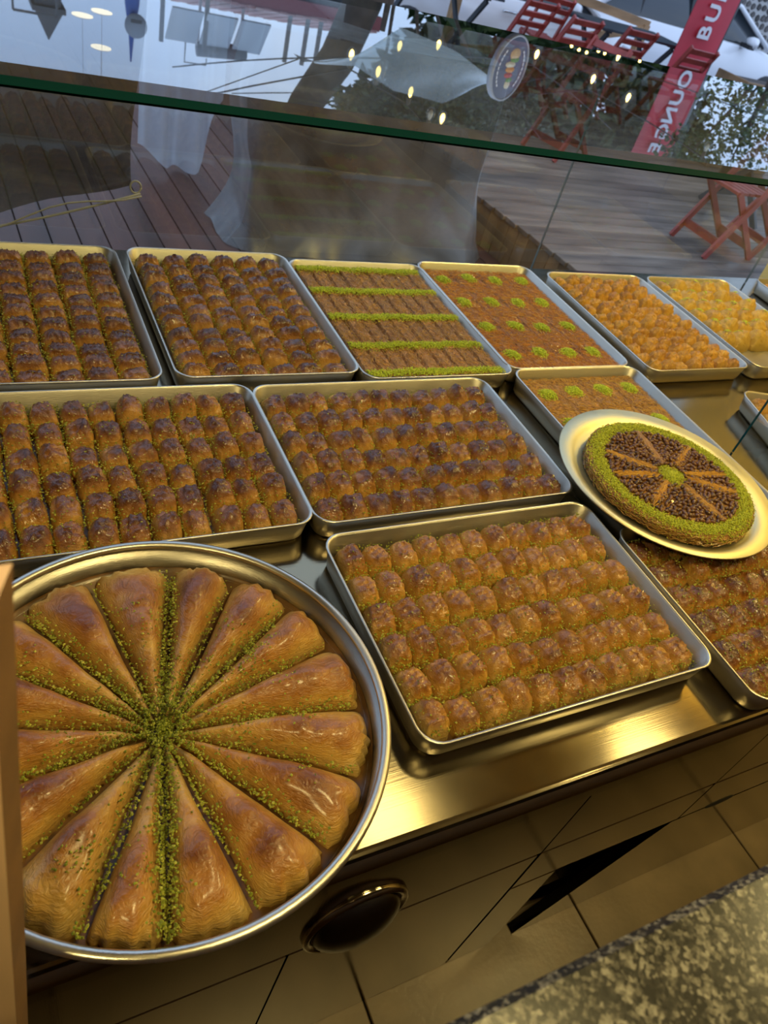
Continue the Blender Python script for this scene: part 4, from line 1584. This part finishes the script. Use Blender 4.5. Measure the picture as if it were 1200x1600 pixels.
# ------------------------------------------------------------------ folding chairs and tables
def make_chair():
    t = empty('folding_chair', (0, 0, 0), 0, 'x', 'chair', 'red folding chairs on the raised deck')
    W = 0.36
    # the chair faces +x : back at -x
    for s in (-1, 1):
        y = s * W / 2
        MB().bar((-0.25, y, 0.86), (0.26, y, 0.0), 0.022, 0.045, (1, 0, 0.6)).build('back_post', 'chair_red', t)
        MB().bar((0.20, y * 0.86, 0.45), (-0.26, y * 0.86, 0.0), 0.022, 0.042, (1, 0, -0.6)).build('rear_leg', 'chair_red', t)
    for z in (0.82, 0.73, 0.64):
        k = (0.86 - z) / 0.86
        x = -0.25 + 0.51 * k
        MB().bar((x + 0.004, -W / 2, z), (x + 0.004, W / 2, z), 0.016, 0.055, (-0.5, 0, 0.86)).build('back_slat', 'chair_red', t)
    for i in range(6):
        x = -0.13 + i * 0.066
        MB().bar((x, -W / 2 * 0.84, 0.452), (x, W / 2 * 0.84, 0.452), 0.054, 0.018).build('seat_slat', 'chair_red', t)
    for (x, z, w) in ((0.19, 0.115, 1.0), (-0.165, 0.10, 0.86)):
        MB().bar((x, -W / 2 * w, z), (x, W / 2 * w, z), 0.018, 0.055).build('stretcher', 'chair_red', t)
    return t


chair0 = make_chair()
chairs = [
    (5.20, 7.40, PI / 2 + 0.05, 'red folding chair nearest the lamps, slatted back towards the glass'),
    (5.92, 8.05, PI / 2 - 0.25, 'red folding chair standing behind the dark table, with tall slatted back'),
    (5.40, 6.92, PI / 2 + 0.05, 'red folding chair tucked at the dark table, low in view'),
    (6.27, 7.08, PI / 2 - 0.05, 'red folding chair in front of the white car bonnet and timber brace'),
    (6.86, 6.78, PI / 2 - 0.05, 'red folding chair standing before the red banner'),
    (4.92, 3.80, PI, 'red folding chair at the deck end by the dark trestle table'),
    (5.52, 3.85, PI - 0.1, 'second red folding chair by the trestle table, at the frame edge'),
    (4.65, 5.55, PI + 0.3, 'red folding chair in mid-deck seen through the glass top'),
]
first = True
for x, y, rz, lab in chairs:
    if first:
        chair0.location = (x, y, ZP + 0.002)
        chair0.rotation_euler = (0, 0, rz)
        chair0['label'] = lab
        first = False
    else:
        copy_tree(chair0, (x, y, ZP + 0.002), rz, lab)


def make_table():
    t = empty('folding_table', (0, 0, 0), 0, 'x', 'table', 'dark folding tables on the raised deck')
    for i in range(8):
        y = -0.315 + i * 0.09
        MB().bar((-0.62, y, 0.735), (0.62, y, 0.735), 0.078, 0.022).build('top_slat', 'table_dark', t)
    for s in (-1, 1):
        MB().bar((s * 0.45, -0.33, 0.715), (s * 0.45, 0.33, 0.715), 0.05, 0.02).build('batten', 'table_dark', t)
        MB().bar((s * 0.45, -0.30, 0.70), (s * 0.43, 0.30, 0.0), 0.03, 0.05, (0, 1, 0.6)).build('leg', 'table_dark', t)
        MB().bar((s * 0.40, 0.30, 0.70), (s * 0.38, -0.30, 0.0), 0.03, 0.05, (0, 1, -0.6)).build('leg', 'table_dark', t)
    MB().bar((-0.44, 0.20, 0.12), (0.44, 0.20, 0.12), 0.03, 0.06).build('stretcher', 'table_dark', t)
    return t


tb = make_table()
tb.location = (6.77, 7.66, ZP + 0.002)
tb.rotation_euler = (0, 0, -0.08)
tb['label'] = 'dark slatted folding table between the red chairs, beyond the glass edge'
copy_tree(tb, (4.42, 7.92, ZP + 0.002), 0.05, 'dark slatted folding table farther along the deck, beside the timber rail')
copy_tree(tb, (6.22, 4.55, ZP + 0.002), 0.05, 'dark trestle table with crossed legs at the end of the deck')

# planter box at the deck end
pb = empty('planter_box', (7.2, 5.98, ZP), 0, 'dark brown planter box at the deck end past the banner', 'planter')
for k in range(5):
    bbox_mesh('b', -0.45, 0.45, -0.22, -0.195, 0.004 + k * 0.158, 0.155 + k * 0.158, '', 0.004).build('board', 'crate_brown', pb)
for x in (-0.45, 0.425):
    bbox_mesh('b', x, x + 0.025, -0.19, 0.2, 0.004, 0.79, '', 0.004).build('side_panel', 'crate_brown', pb)
bbox_mesh('b', -0.42, 0.42, -0.19, 0.2, 0.004, 0.76, '').build('soil', 'bark', pb)

# timber rail beyond the tables
rl = empty('timber_rail', (6.4, 7.5, ZP), 0, 'light timber rail with a slanted brace in front of the white cars', 'railing')


def rbar(name, a, b, w, h):
    MB().bar(Vector(a) - Vector((6.4, 7.5, ZP)), Vector(b) - Vector((6.4, 7.5, ZP)), w, h).build(name, 'beam_wood', rl)


rbar('top_beam', (4.9, 8.42, 1.11), (7.70, 8.40, 0.90), 0.06, 0.09)
rbar('post', (7.66, 8.40, 0.90), (7.66, 8.40, ZP), 0.09, 0.09)
rbar('post', (5.0, 8.42, 1.08), (5.0, 8.42, ZP), 0.09, 0.09)
rbar('brace', (7.60, 8.36, 0.84), (6.75, 8.30, 0.66), 0.04, 0.08)
rbar('brace', (7.60, 8.44, 0.5), (5.1, 8.46, 0.25), 0.04, 0.08)


# ------------------------------------------------------------------ cars
def car(loc, label, mirror_y=-1):
    t = empty('car', loc, 0, label, 'car', 'white cars parked along the street')
    L = 4.5
    # stations: x from rear(0) to front(L); half width, sill z, belt z
    S = [(0.0, 0.66, 0.42, 0.72), (0.10, 0.80, 0.30, 0.92), (0.5, 0.87, 0.24, 0.97), (1.2, 0.89, 0.22, 0.96), (2.2, 0.90, 0.22, 0.94), (3.1, 0.89, 0.22, 0.92), (3.5, 0.885, 0.22, 0.90), (4.0, 0.86, 0.24, 0.82), (4.3, 0.78, 0.26, 0.73), (4.5, 0.60, 0.34, 0.58)]
    loops = []
    for x, w, z0, z1 in S:
        m = z0 + (z1 - z0) * 0.62
        loops.append([(x, -w * 0.93, z0), (x, -w, z0 + 0.12), (x, -w * 1.005, m), (x, -w * 0.965, z1 - 0.03), (x, -w * 0.90, z1), (x, -w * 0.45, z1 + 0.035), (x, 0, z1 + 0.045),
                      (x, w * 0.45, z1 + 0.035), (x, w * 0.90, z1), (x, w * 0.965, z1 - 0.03), (x, w * 1.005, m), (x, w, z0 + 0.12), (x, w * 0.93, z0)])
    mb = MB()
    mb.loft(loops, True, True, True)
    mb.build('body', 'car_white', t)
    # cabin: glass house and roof
    G = [(0.35, 0.02, 0.0), (0.95, 0.40, 1.0), (1.6, 0.50, 1.0), (2.3, 0.49, 1.0), (2.75, 0.42, 1.0), (3.45, 0.02, 0.0)]
    loops = []
    for x, h, _ in G:
        zb = 0.94
        loops.append([(x, -0.83, zb), (x, -0.83 + 0.20 * h / 0.5, zb + h * 0.92), (x, -0.50, zb + h), (x, 0.50, zb + h), (x, 0.83 - 0.20 * h / 0.5, zb + h * 0.92), (x, 0.83, zb)])
    mb = MB()
    mb.loft(loops, False, False, False)
    mb.build('windows', 'car_glass', t)
    mb = MB()
    loops = []
    for x, h in ((0.90, 0.375), (1.0, 0.43), (1.6, 0.515), (2.3, 0.505), (2.72, 0.44), (2.82, 0.40)):
        loops.append([(x, -0.655, 0.94 + h * 0.90), (x, -0.62, 0.94 + h * 0.97), (x, -0.4, 0.945 + h), (x, 0.4, 0.945 + h), (x, 0.62, 0.94 + h * 0.97), (x, 0.655, 0.94 + h * 0.90)])
    mb.loft(loops, False, False, False)
    mb.build('roof', 'car_white', t)
    for s in (-1, 1):
        MB().tube([(0.30, s * 0.83, 0.95), (0.95, s * 0.70, 1.30), (1.6, s * 0.645, 1.415), (2.3, s * 0.648, 1.405), (2.80, s * 0.69, 1.31), (3.50, s * 0.84, 0.94)], [0.05, 0.04, 0.03, 0.03, 0.03, 0.035], 8).build('roof_pillar', 'car_white', t)
        MB().bar((1.95, s * 0.80, 0.96), (1.92, s * 0.665, 1.37), 0.07, 0.02).build('door_pillar', 'car_black', t)
        MB().bar((1.05, s * 0.80, 0.97), (1.12, s * 0.69, 1.30), 0.035, 0.02).build('door_pillar', 'car_black', t)
        for x in (1.25, 2.15):
            MB().tube([(x - 0.10, s * 0.905, 0.80), (x - 0.06, s * 0.925, 0.805), (x + 0.06, s * 0.925, 0.805), (x + 0.10, s * 0.905, 0.80)], 0.014, 6).build('door_handle', 'chrome', t)
        mb = MB()
        mb.lathe([(0.001, -0.10), (0.055, -0.085), (0.075, -0.02), (0.07, 0.05), (0.001, 0.09)], (0, 0, 0), 12)
        mb.v = [(2.98 + b * 0.9 + 0.02, s * (0.98 + c * 1.1), 0.985 + a * 0.95) for a, b, c in mb.v]
        mm = mb.build('wing_mirror', 'car_white', t)
        mb = MB()
        mb.box((2.96, s * 0.95, 0.935), (0.10, 0.18, 0.05))
        mb.build('mirror_foot', 'car_black', mm)
        MB().tube([(4.05, s * 0.84, 0.70), (4.25, s * 0.74, 0.66), (4.40, s * 0.60, 0.60)], [0.03, 0.055, 0.03], 8).build('headlight', 'lamp_clear', t)
        MB().tube([(0.30, s * 0.86, 0.88), (0.12, s * 0.79, 0.87), (0.04, s * 0.60, 0.83)], [0.03, 0.06, 0.04], 8).build('tail_light', 'tail_red', t)
        for x in (0.85, 3.72):
            mb = MB()
            mb.lathe([(0.0001, 0.02), (0.19, 0.02), (0.20, 0.0), (0.31, 0.0), (0.325, 0.04), (0.32, 0.17), (0.24, 0.19), (0.0001, 0.19)], (0, 0, 0), 28)
            mb.v = [(x + a, s * (0.915 - c), 0.325 + b) for a, b, c in mb.v]
            w = mb.build('wheel', 'car_black', t)
            mb = MB()
            mb.lathe([(0.0001, 0.012), (0.18, 0.012), (0.195, 0.0)], (0, 0, 0), 20)
            mb.v = [(x + a, s * (0.918 - c), 0.325 + b) for a, b, c in mb.v]
            mb.build('hub', 'chrome', w)
    MB().bar((4.35, -0.6, 0.42), (4.35, 0.6, 0.42), 0.26, 0.10).build('grille', 'car_black', t)
    return t


car((3.85, 9.75, -0.15), 'white car in front, its bonnet behind the red chairs and timber rail')
c2 = car((8.10, 11.45, -0.37), 'white car parked behind the red banner, showing its mirror and doors')
c2.scale = (1.2, 1.2, 1.2)

# ------------------------------------------------------------------ banner
BY = 7.06
bn = empty('banner_flag', (7.25, BY, ZP), 0, 'tall red upright banner with white letters reading upward behind a red chair', 'banner')
rs = np.random.RandomState(2)
grid = []
for i in range(9):
    u = i / 8
    row = []
    for j in range(44):
        v = j / 43
        z = 0.62 + (3.42 - 0.62) * v
        xl = -0.29 + 0.02 * math.sin(v * 5) + 0.05 * v
        row.append((xl + 0.58 * u, 0.015 * math.sin(u * 5 + v * 7), z - ZP))
    grid.append(row)
mb = sheet_mesh('b', grid, '')
gb = [[(x, y + 0.006, z) for x, y, z in r] for r in grid]
b2 = sheet_mesh('b', gb, '')
mb.add(b2.v, [f[::-1] for f in b2.f], 0, True)
mb.build('cloth', 'banner_red', bn)
MB().tube([(0.33, 0.03, 0.0), (0.36, 0.03, 1.6), (0.40, 0.03, 3.5)], 0.014, 8).build('pole', 'tank_grey', bn)
MB().box((0.33, 0.03, 0.014), (0.5, 0.4, 0.024)).build('base_plate', 'tank_grey', bn)
for ch, z in (('B', 1.094), ('U', 1.279), ('R', 1.455), ('L', 2.18), ('O', 2.345), ('U', 2.53), ('N', 2.715), ('G', 2.89), ('E', 3.07)):
    cdat = bpy.data.curves.new('letter', 'FONT')
    cdat.body = ch
    cdat.align_x = 'CENTER'
    cdat.align_y = 'CENTER'
    cdat.size = 0.235
    cdat.extrude = 0.003
    cdat.offset = 0.006
    cdat.materials.append(M['lettering_white'])
    tmp = bpy.data.objects.new('letter_curve', cdat)
    COL.objects.link(tmp)
    lm = bpy.data.meshes.new_from_object(tmp)
    bpy.data.objects.remove(tmp)
    lo = link('letter', lm)
    lo.parent = bn
    k = (z - 0.62) / 2.8
    lo.location = (0.0 + 0.05 * k, -0.024, z - ZP)
    lo.rotation_euler = (PI / 2, -PI / 2, 0)

# ------------------------------------------------------------------ round food sign
sg = empty('round_sign', (2.81, 4.0, 1.98), 0, 'round dark sign with a filled sandwich picture hanging above the deck', 'sign')
mb = MB()
mb.lathe([(0.0001, -0.015), (0.155, -0.015), (0.165, -0.010), (0.165, 0.010), (0.155, 0.015), (0.0001, 0.015)], (0, 0, 0), 40)
YAW = 0.42
cs, sn = math.cos(YAW), math.sin(YAW)


def sgt(mb):        # disc (x, y, z) -> upright disc facing the counter, turned by YAW
    out = []
    for a, b, c in mb.v:
        X, Y, Z = a, -c, b
        out.append((X * cs - Y * sn, X * sn + Y * cs, Z))
    mb.v = out
    return mb


mb.v = [(a, b, -c) for a, b, c in mb.v]
sgt(mb).build('disc', 'sign_navy', sg)
mb = MB()
mb.lathe([(0.158, -0.017), (0.168, -0.017), (0.168, 0.017), (0.158, 0.017), (0.158, -0.017)], (0, 0, 0), 40)
sgt(mb).build('edge_ring', 'sign_edge', sg)
for sgn in (-1, 1):
    mb = MB()
    for k in range(9):
        a = (0 if sgn > 0 else PI) + (k - 4) * 0.19
        mb.box((0.122 * math.cos(a), 0.122 * math.sin(a), 0.0165), (0.010, 0.017, 0.002), a)
    sgt(mb).build('lettering', 'lettering_white', sg)
for nm_, mt, (fx, fy), (rx, ry) in (('bread_half', 'food_bread', (0.01, -0.072), (0.05, 0.030)), ('lettuce_layer', 'food_green', (0.02, -0.045), (0.045, 0.014)), ('cheese_layer', 'food_cream', (-0.01, -0.02), (0.05, 0.016)),
                                     ('pepper_layer', 'food_orange', (0.0, 0.005), (0.046, 0.016)), ('tomato_layer', 'food_red', (0.0, 0.034), (0.044, 0.014)), ('herb_layer', 'food_green', (0.018, 0.058), (0.032, 0.014)), ('bread_half', 'food_cream', (0.016, 0.082), (0.030, 0.022))):
    mb = MB()
    mb.lathe([(0.0001, 0.006), (0.7, 0.005), (1.0, 0.0)], (0, 0, 0), 20)
    mb.v = [(fx + a * rx, fy + b * ry, 0.0155 + c) for a, b, c in mb.v]
    sgt(mb).build(nm_, mt, sg)
MB().tube([(0, 0, 0.165), (0, 0.02, 0.9)], 0.004, 6).build('hanging_cord', 'cable', sg)


# ------------------------------------------------------------------ string lights
def bulb_mesh():
    g = MB().lathe([(0.0002, -0.062), (0.014, -0.058), (0.024, -0.045), (0.029, -0.026), (0.024, -0.004), (0.014, 0.012), (0.012, 0.018)], (0, 0, 0), 14)
    s = MB().lathe([(0.0135, 0.016), (0.0145, 0.020), (0.0145, 0.052), (0.008, 0.058), (0.0002, 0.060)], (0, 0, 0), 12)
    f = MB().lathe([(0.0002, -0.048), (0.010, -0.040), (0.015, -0.024), (0.012, -0.004), (0.006, 0.010), (0.0002, 0.016)], (0, 0, 0), 10)
    out = []
    for mb, mt in ((g, 'bulb_glass'), (s, 'brass_socket'), (f, 'bulb_glow')):
        me = mb.mesh('bulb')
        me.materials.append(M[mt])
        out.append(me)
    return out


bg, bs, bf_ = bulb_mesh()
dead = bf_.copy()
dead.materials.clear()
dead.materials.append(M['food_cream'])
BULBS = [(2.23, 4.8, 2.24, 1, 'lit bulb hanging just past the tree trunk'), (2.33, 4.6, 2.26, 2, 'lit bulb in a clear lantern shade by the tree'), (2.75, 5.2, 2.22, 1, 'lit bulb over the tip of the awning sheet'),
         (3.04, 5.2, 2.17, 1, 'lit bulb above the middle of the awning sheet'), (2.58, 4.6, 2.34, 1, 'large lit bulb below the awning sheet'), (2.64, 4.4, 2.40, 0, 'unlit clear bulb beside the brightest one'),
         (2.73, 4.4, 2.41, 1, 'brightest lit bulb lowest above the covered stack'), (3.74, 5.4, 2.14, 1, 'lit bulb seen over the round food sign'), (4.01, 5.4, 2.14, 1, 'lit bulb just past the round food sign'),
         (4.45, 5.2, 2.19, 1, 'lit bulb between sign and banner, first of two'), (4.68, 5.0, 2.23, 1, 'lit bulb next to the banner, lower of two'), (5.76, 6.5, 2.21, 1, 'small glaring lit bulb by the banner cable'),
         (5.30, 4.6, 2.39, 0, 'unlit clear bulb under the leafy tree beyond the banner'), (4.33, 7.0, 2.86, 1, 'small dim lit bulb far behind the awning sheet')]
hangs = []
for x, y, z, lit, lab in BULBS:
    t = empty('string_bulb', (x, y, z), 0, lab, 'light bulb', 'string lights over the deck')
    link('glass', bg, t)
    link('socket', bs, t)
    link('filament', bf_ if lit else dead, t)
    if lit == 2:
        MB().lathe([(0.045, -0.085), (0.048, -0.06), (0.040, 0.02), (0.020, 0.05)], (0, 0, 0), 18).build('lantern_shade', 'bulb_glass', t)
    hangs.append((x, y, z + 0.06))


def cable(pts, label):
    P = []
    for a, b in zip(pts[:-1], pts[1:]):
        for k in range(6):
            q = k / 6
            P.append((a[0] + (b[0] - a[0]) * q, a[1] + (b[1] - a[1]) * q, a[2] + (b[2] - a[2]) * q - 0.05 * math.sin(PI * q) * math.dist(a, b) * 0.3))
    P.append(pts[-1])
    return tag(MB().tube(P, 0.005, 6).build('light_cable', 'cable'), label, 'cable', 'cables of the string lights')


cable([(0.6, 5.2, 3.0), hangs[0], hangs[1], hangs[4], hangs[5], hangs[6], (3.4, 3.9, 3.0)], 'black light cable from the tree past the brightest bulb')
cable([(1.6, 6.6, 2.9), hangs[2], hangs[3], hangs[7], hangs[8], (5.2, 5.6, 2.6)], 'black light cable above the awning sheet and round sign')
cable([(3.6, 5.6, 2.6), hangs[9], hangs[10], hangs[12], (7.0, 4.2, 3.2)], 'black light cable running behind the banner to the leafy tree')
cable([(2.4, 7.6, 3.3), hangs[13], hangs[11], (8.4, 6.1, 2.5)], 'black light cable farthest along the deck, past the banner')
fm = MB().lathe([(0.0002, -0.018), (0.016, -0.006), (0.016, 0.006), (0.0002, 0.018)], (0, 0, 0), 8).mesh('glow')
fm.materials.append(M['bulb_glow'])
FAIRY = [(6.37, 8.0, 2.41), (6.49, 8.0, 2.43), (6.61, 8.0, 2.44), (6.77, 8.0, 2.40), (6.87, 8.0, 2.41), (7.43, 8.0, 2.41)]
for i, p in enumerate(FAIRY):
    o = link('fairy_light', fm, None, p)
    tag(o, f'tiny warm fairy light, {ORD[i]} from the sign along the wire before the dark trees', 'light bulb', 'fairy lights before the trees')
cable([(5.4, 8.0, 2.7), FAIRY[0], FAIRY[2], FAIRY[4], FAIRY[5], (9.0, 8.0, 2.7)], 'thin wire carrying the tiny fairy lights before the trees')
# three glowing discs added outdoors, standing in for mirrored ceiling downlights
for i, (x, y, z) in enumerate([(0.98, 6.0, 2.49), (0.86, 6.0, 2.53), (0.985, 6.06, 2.715)]):
    t = empty('downlight_standin', (x, y, z), 0, 'added pale glowing disc standing in for a mirrored downlight, ' + ('topmost in the reflection', 'middle one of three', 'lowest in the reflection')[i], 'lamp', 'added discs standing in for downlights')
    MB().lathe([(0.0002, -0.006), (0.066, -0.006), (0.066, -0.002), (0.0002, -0.002)], (0, 0, 0), 24).build('diffuser', 'disc_glow', t)
    MB().lathe([(0.0002, 0.010), (0.060, 0.004), (0.067, -0.002)], (0, 0, 0), 24).build('housing', 'steel_white', t)
    MB().tube([(0, 0, 0.01), (0, 0, 2.5)], 0.0012, 4).build('cord', 'steel_white', t)


# ------------------------------------------------------------------ trees
def leaves(rng, blobs, n, size, up=0.4):
    V, F = [], []
    for _ in range(n):
        c, r = rng.choice(blobs)
        while True:
            p = Vector((rng.uniform(-1, 1), rng.uniform(-1, 1), rng.uniform(-1, 1)))
            if p.length < 1:
                break
        p = Vector((c[0] + p.x * r[0], c[1] + p.y * r[1], c[2] + p.z * r[2]))
        d = Vector((rng.gauss(0, 1), rng.gauss(0, 1), rng.gauss(0, 0.6))).normalized()
        s = d.cross(Vector((rng.gauss(0, 1), rng.gauss(0, 1), rng.gauss(0, 1)))).normalized()
        nrm = d.cross(s) * 0.12
        l = size * rng.uniform(0.7, 1.3)
        w = l * 0.30
        o = len(V)
        V += [p, p + d * l * 0.45 + s * w + nrm * l, p + d * l, p + d * l * 0.45 - s * w + nrm * l]
        F += [(o, o + 1, o + 2), (o, o + 2, o + 3)]
    me = bpy.data.meshes.new('crown')
    me.from_pydata([tuple(v) for v in V], [], F)
    me.update()
    return me


def tree(loc, h, blobs, n, size, trunk_r, mat, label, seed, lean=(0, 0)):
    rng = random.Random(seed)
    t = empty('tree', loc, 0, label, 'tree', 'trees across the street')
    pts = [(lean[0] * q, lean[1] * q, h * q) for q in (0, .25, .5, .75, 1)]
    MB().tube(pts, [trunk_r, trunk_r * .9, trunk_r * .8, trunk_r * .65, trunk_r * .4], 10).build('trunk', 'bark', t)
    mb = MB()
    for c, r in blobs:
        mb.tube([(lean[0] * .6, lean[1] * .6, h * .6), ((c[0] + lean[0]) / 2, c[1] / 2, (c[2] + h * .6) / 2 + .1), c], [trunk_r * .4, trunk_r * .3, trunk_r * .12], 6)
    mb.build('branches', 'bark', t)
    me = leaves(rng, blobs, n, size)
    me.materials.append(M[mat])
    cr = link('crown', me, t)
    cr['kind'] = 'stuff'
    return t


def big(seed, w, z0, z1):
    rng = random.Random(seed)
    return [((rng.uniform(-w, w), rng.uniform(-1, 1), rng.uniform(z0, z1)), (rng.uniform(1.0, 1.6), rng.uniform(.8, 1.2), rng.uniform(.9, 1.4))) for _ in range(15)]


tree((9.3, 14.9, -0.2), 4.5, big(1, 1.5, 1.6, 7.6), 8500, 0.34, 0.20, 'leaf', 'dark tree behind the awning sheet, first of the dark row', 51)
tree((12.2, 15.9, -0.2), 4.8, big(2, 1.9, 1.6, 8.0), 9000, 0.34, 0.22, 'leaf', 'dark tree behind the round food sign, second of the row', 52)
tree((15.8, 16.3, -0.2), 4.8, big(3, 2.0, 1.6, 8.4), 9000, 0.34, 0.22, 'leaf', 'dark tree behind the banner top, third of the row', 53)
tree((6.55, 5.35, ZP), 2.2, [((-0.2, 0.0, 2.0), (.45, .4, .35)), ((0.35, 0.1, 2.15), (.5, .4, .4)), ((0.0, 0, 2.5), (.5, .4, .35)), ((-0.45, 0.1, 2.5), (.3, .3, .25))], 2300, 0.055, 0.05, 'leaf_light', 'slim leafy tree with bright leaves at the deck end', 55)
tree((2.95, 5.9, ZL), 2.4, [((-0.15, -0.5, 2.85), (.35, .3, .22)), ((0.35, -0.3, 2.85), (.45, .35, .28)), ((0.75, -0.1, 2.75), (.4, .35, .35)), ((1.25, 0.0, 2.9), (.45, .35, .35))], 3600, 0.06, 0.05, 'leaf', 'small bushy tree beside the thick leaning trunk', 56)
# thick leaning trunk
tk = empty('leaning_tree', (2.80, 6.0, ZL), 0, 'thick bare leaning tree trunk with one cut branch stub', 'tree')
MB().tube([(0.10, 0, 0), (0.04, 0, 1.2), (0.0, 0, 2.25), (-0.12, 0, 2.65), (-0.32, 0.0, 3.0), (-0.50, 0, 3.5), (-0.62, 0, 4.4)], [0.19, 0.16, 0.14, 0.135, 0.125, 0.115, 0.10], 14).build('trunk', 'bark', tk)
MB().tube([(-0.33, 0, 3.05), (-0.48, -0.02, 3.03), (-0.60, -0.02, 3.08)], [0.04, 0.028, 0.02], 8).build('branch_stub', 'bark', tk)

# ------------------------------------------------------------------ street front beyond, seen mirrored in the glass top
hb = empty('roofed_building', (4.5, 15.0, -0.2), 0, 'low building with pinkish ribbed roofs and rooftop water heaters across the street', 'building')


def hpart(name, a, b, c, d, e, f, mat):
    return bbox_mesh(name, a - 4.5, b - 4.5, c - 15.0, d - 15.0, e + 0.2, f + 0.2, mat).build(name, mat, hb)


hpart('wall', 3.0, 6.9, 14.6, 19.0, -0.2, 3.65, 'wall_grey')
hpart('fascia', 2.98, 6.95, 14.0, 14.1, 3.50, 3.72, 'roof_red')
for i in range(28):
    x = 3.05 + i * 0.14
    m_ = MB()
    z0, z1 = 3.72, 4.14
    m_.bar((x - 4.5, -1.02, z0 + 0.2), (x - 4.5, 0.6, z1 + 0.2), 0.13, 0.02 + 0.02 * (i % 2))
    m_.build('roof_rib', 'roof_pink', hb)
for x in (3.2, 3.9, 5.3, 5.62, 5.86):
    hpart('vent_pipe', x - 0.03, x + 0.03, 14.02, 14.08, 3.7, 4.45, 'tank_grey')
for i in range(3):
    f0 = 3.30 + i * 1.1
    hpart('wall_window', f0, f0 + 0.5, 14.56, 14.6, 2.2, 3.0, 'car_glass')

wh = empty('solar_heater', (4.30, 14.3, 4.0), 0, 'rooftop solar water heater with three grey panels and a dark tank', 'solar heater')
for i in range(3):
    x = -0.72 + i * 0.56
    MB().bar((x, -0.35, -0.08), (x, 0.05, 0.46), 0.50, 0.03).build('panel', 'panel_grey', wh)
MB().tube([(-0.42, 0.12, 0.55), (0.42, 0.12, 0.50)], 0.12, 14).build('tank', 'tank_grey', wh)
for x in (-0.42, 0.30):
    MB().bar((x, 0.1, -0.4), (x, 0.1, 0.5), 0.04, 0.04).build('stand', 'steel_white', wh)
MB().tube([(-0.62, 0.1, 0.4), (-0.62, 0.1, 0.78), (-0.25, 0.1, 0.78), (-0.25, 0.1, 0.68)], 0.012, 6).build('pipe', 'tank_grey', wh)

sp = empty('blue_spire', (2.73, 14.0, -0.2), 0, 'tapering blue spire with a round white disc sign', 'pole')
MB().lathe([(0.15, 0.0), (0.14, 3.6), (0.11, 4.2), (0.045, 4.6), (0.012, 5.0)], (0, 0, 0), 12).build('shaft', 'pole_blue', sp)
mb = MB()
mb.lathe([(0.0002, -0.03), (0.165, -0.03), (0.17, 0.0), (0.165, 0.03), (0.0002, 0.03)], (0, 0, 0), 28)
mb.v = [(a + 0.03, -0.17 - c, 4.45 + b) for a, b, c in mb.v]
mb.build('disc_sign', 'panel_grey', sp)
mb = MB()
mb.box((0.03, -0.205, 4.38), (0.17, 0.006, 0.05))
mb.build('sign_band', 'tower_grey', sp)

tw = empty('rooftop_tower', (2.17, 20.0, -0.2), 0, 'grey rooftop tower with a pointed top beside the blue spire', 'tower')
MB().box((0, 0, 2.85), (0.50, 0.5, 5.7)).build('shaft', 'tower_grey', tw)
MB().box((0, 0, 5.72), (0.66, 0.66, 0.10)).build('cornice', 'tower_grey', tw)
mb = MB()
mb.loft([[(-0.28, -0.25, 5.76), (0.28, -0.25, 5.76), (0.28, 0.25, 5.76), (-0.28, 0.25, 5.76)], [(-0.01, -0.01, 6.35), (0.01, -0.01, 6.35), (0.01, 0.01, 6.35), (-0.01, 0.01, 6.35)]], True, False, True, 0, False)
mb.build('pointed_top', 'tower_grey', tw)
fr = empty('wire_frame_stand', (1.35, 14.0, -0.2), 0, 'thin dark metal frame on a roof at the edge of the reflection', 'metal frame')
for a, b in (((0.30, 0, 0), (0.30, 0, 4.55)), ((-0.3, 0, 0), (-0.3, 0, 4.55)), ((-0.3, 0, 4.55), (0.3, 0, 4.55)), ((-0.3, 0, 4.1), (0.3, 0, 4.1))):
    MB().bar(a, b, 0.03, 0.03).build('bar', 'tank_grey', fr)

# ------------------------------------------------------------------ stone wall at the far street side
sw = tag(bbox_mesh('s', 12.2, 16.6, 13.55, 13.9, -0.3, 1.75, '').build('wall_stone', 'mortar'), kind='structure')
rng = random.Random(77)
for r in range(12):
    for c in range(26):
        x = 12.3 + c * 0.165 + (0.08 if r % 2 else 0) + rng.gauss(0, 0.012)
        z = -0.12 + r * 0.155 + rng.gauss(0, 0.01)
        n = 7
        L0, L1 = [], []
        for k in range(n):
            a = 2 * PI * k / n + rng.gauss(0, 0.12)
            rr = rng.uniform(0.8, 1.05)
            L0.append((0.078 * rr * math.cos(a), 0, 0.070 * rr * math.sin(a)))
            L1.append((0.062 * rr * math.cos(a), -0.025, 0.055 * rr * math.sin(a)))
        MB().loft([L0, L1], True, False, True, 0, False).build('stone', 'stone_dark', sw, (x, 13.55, z))
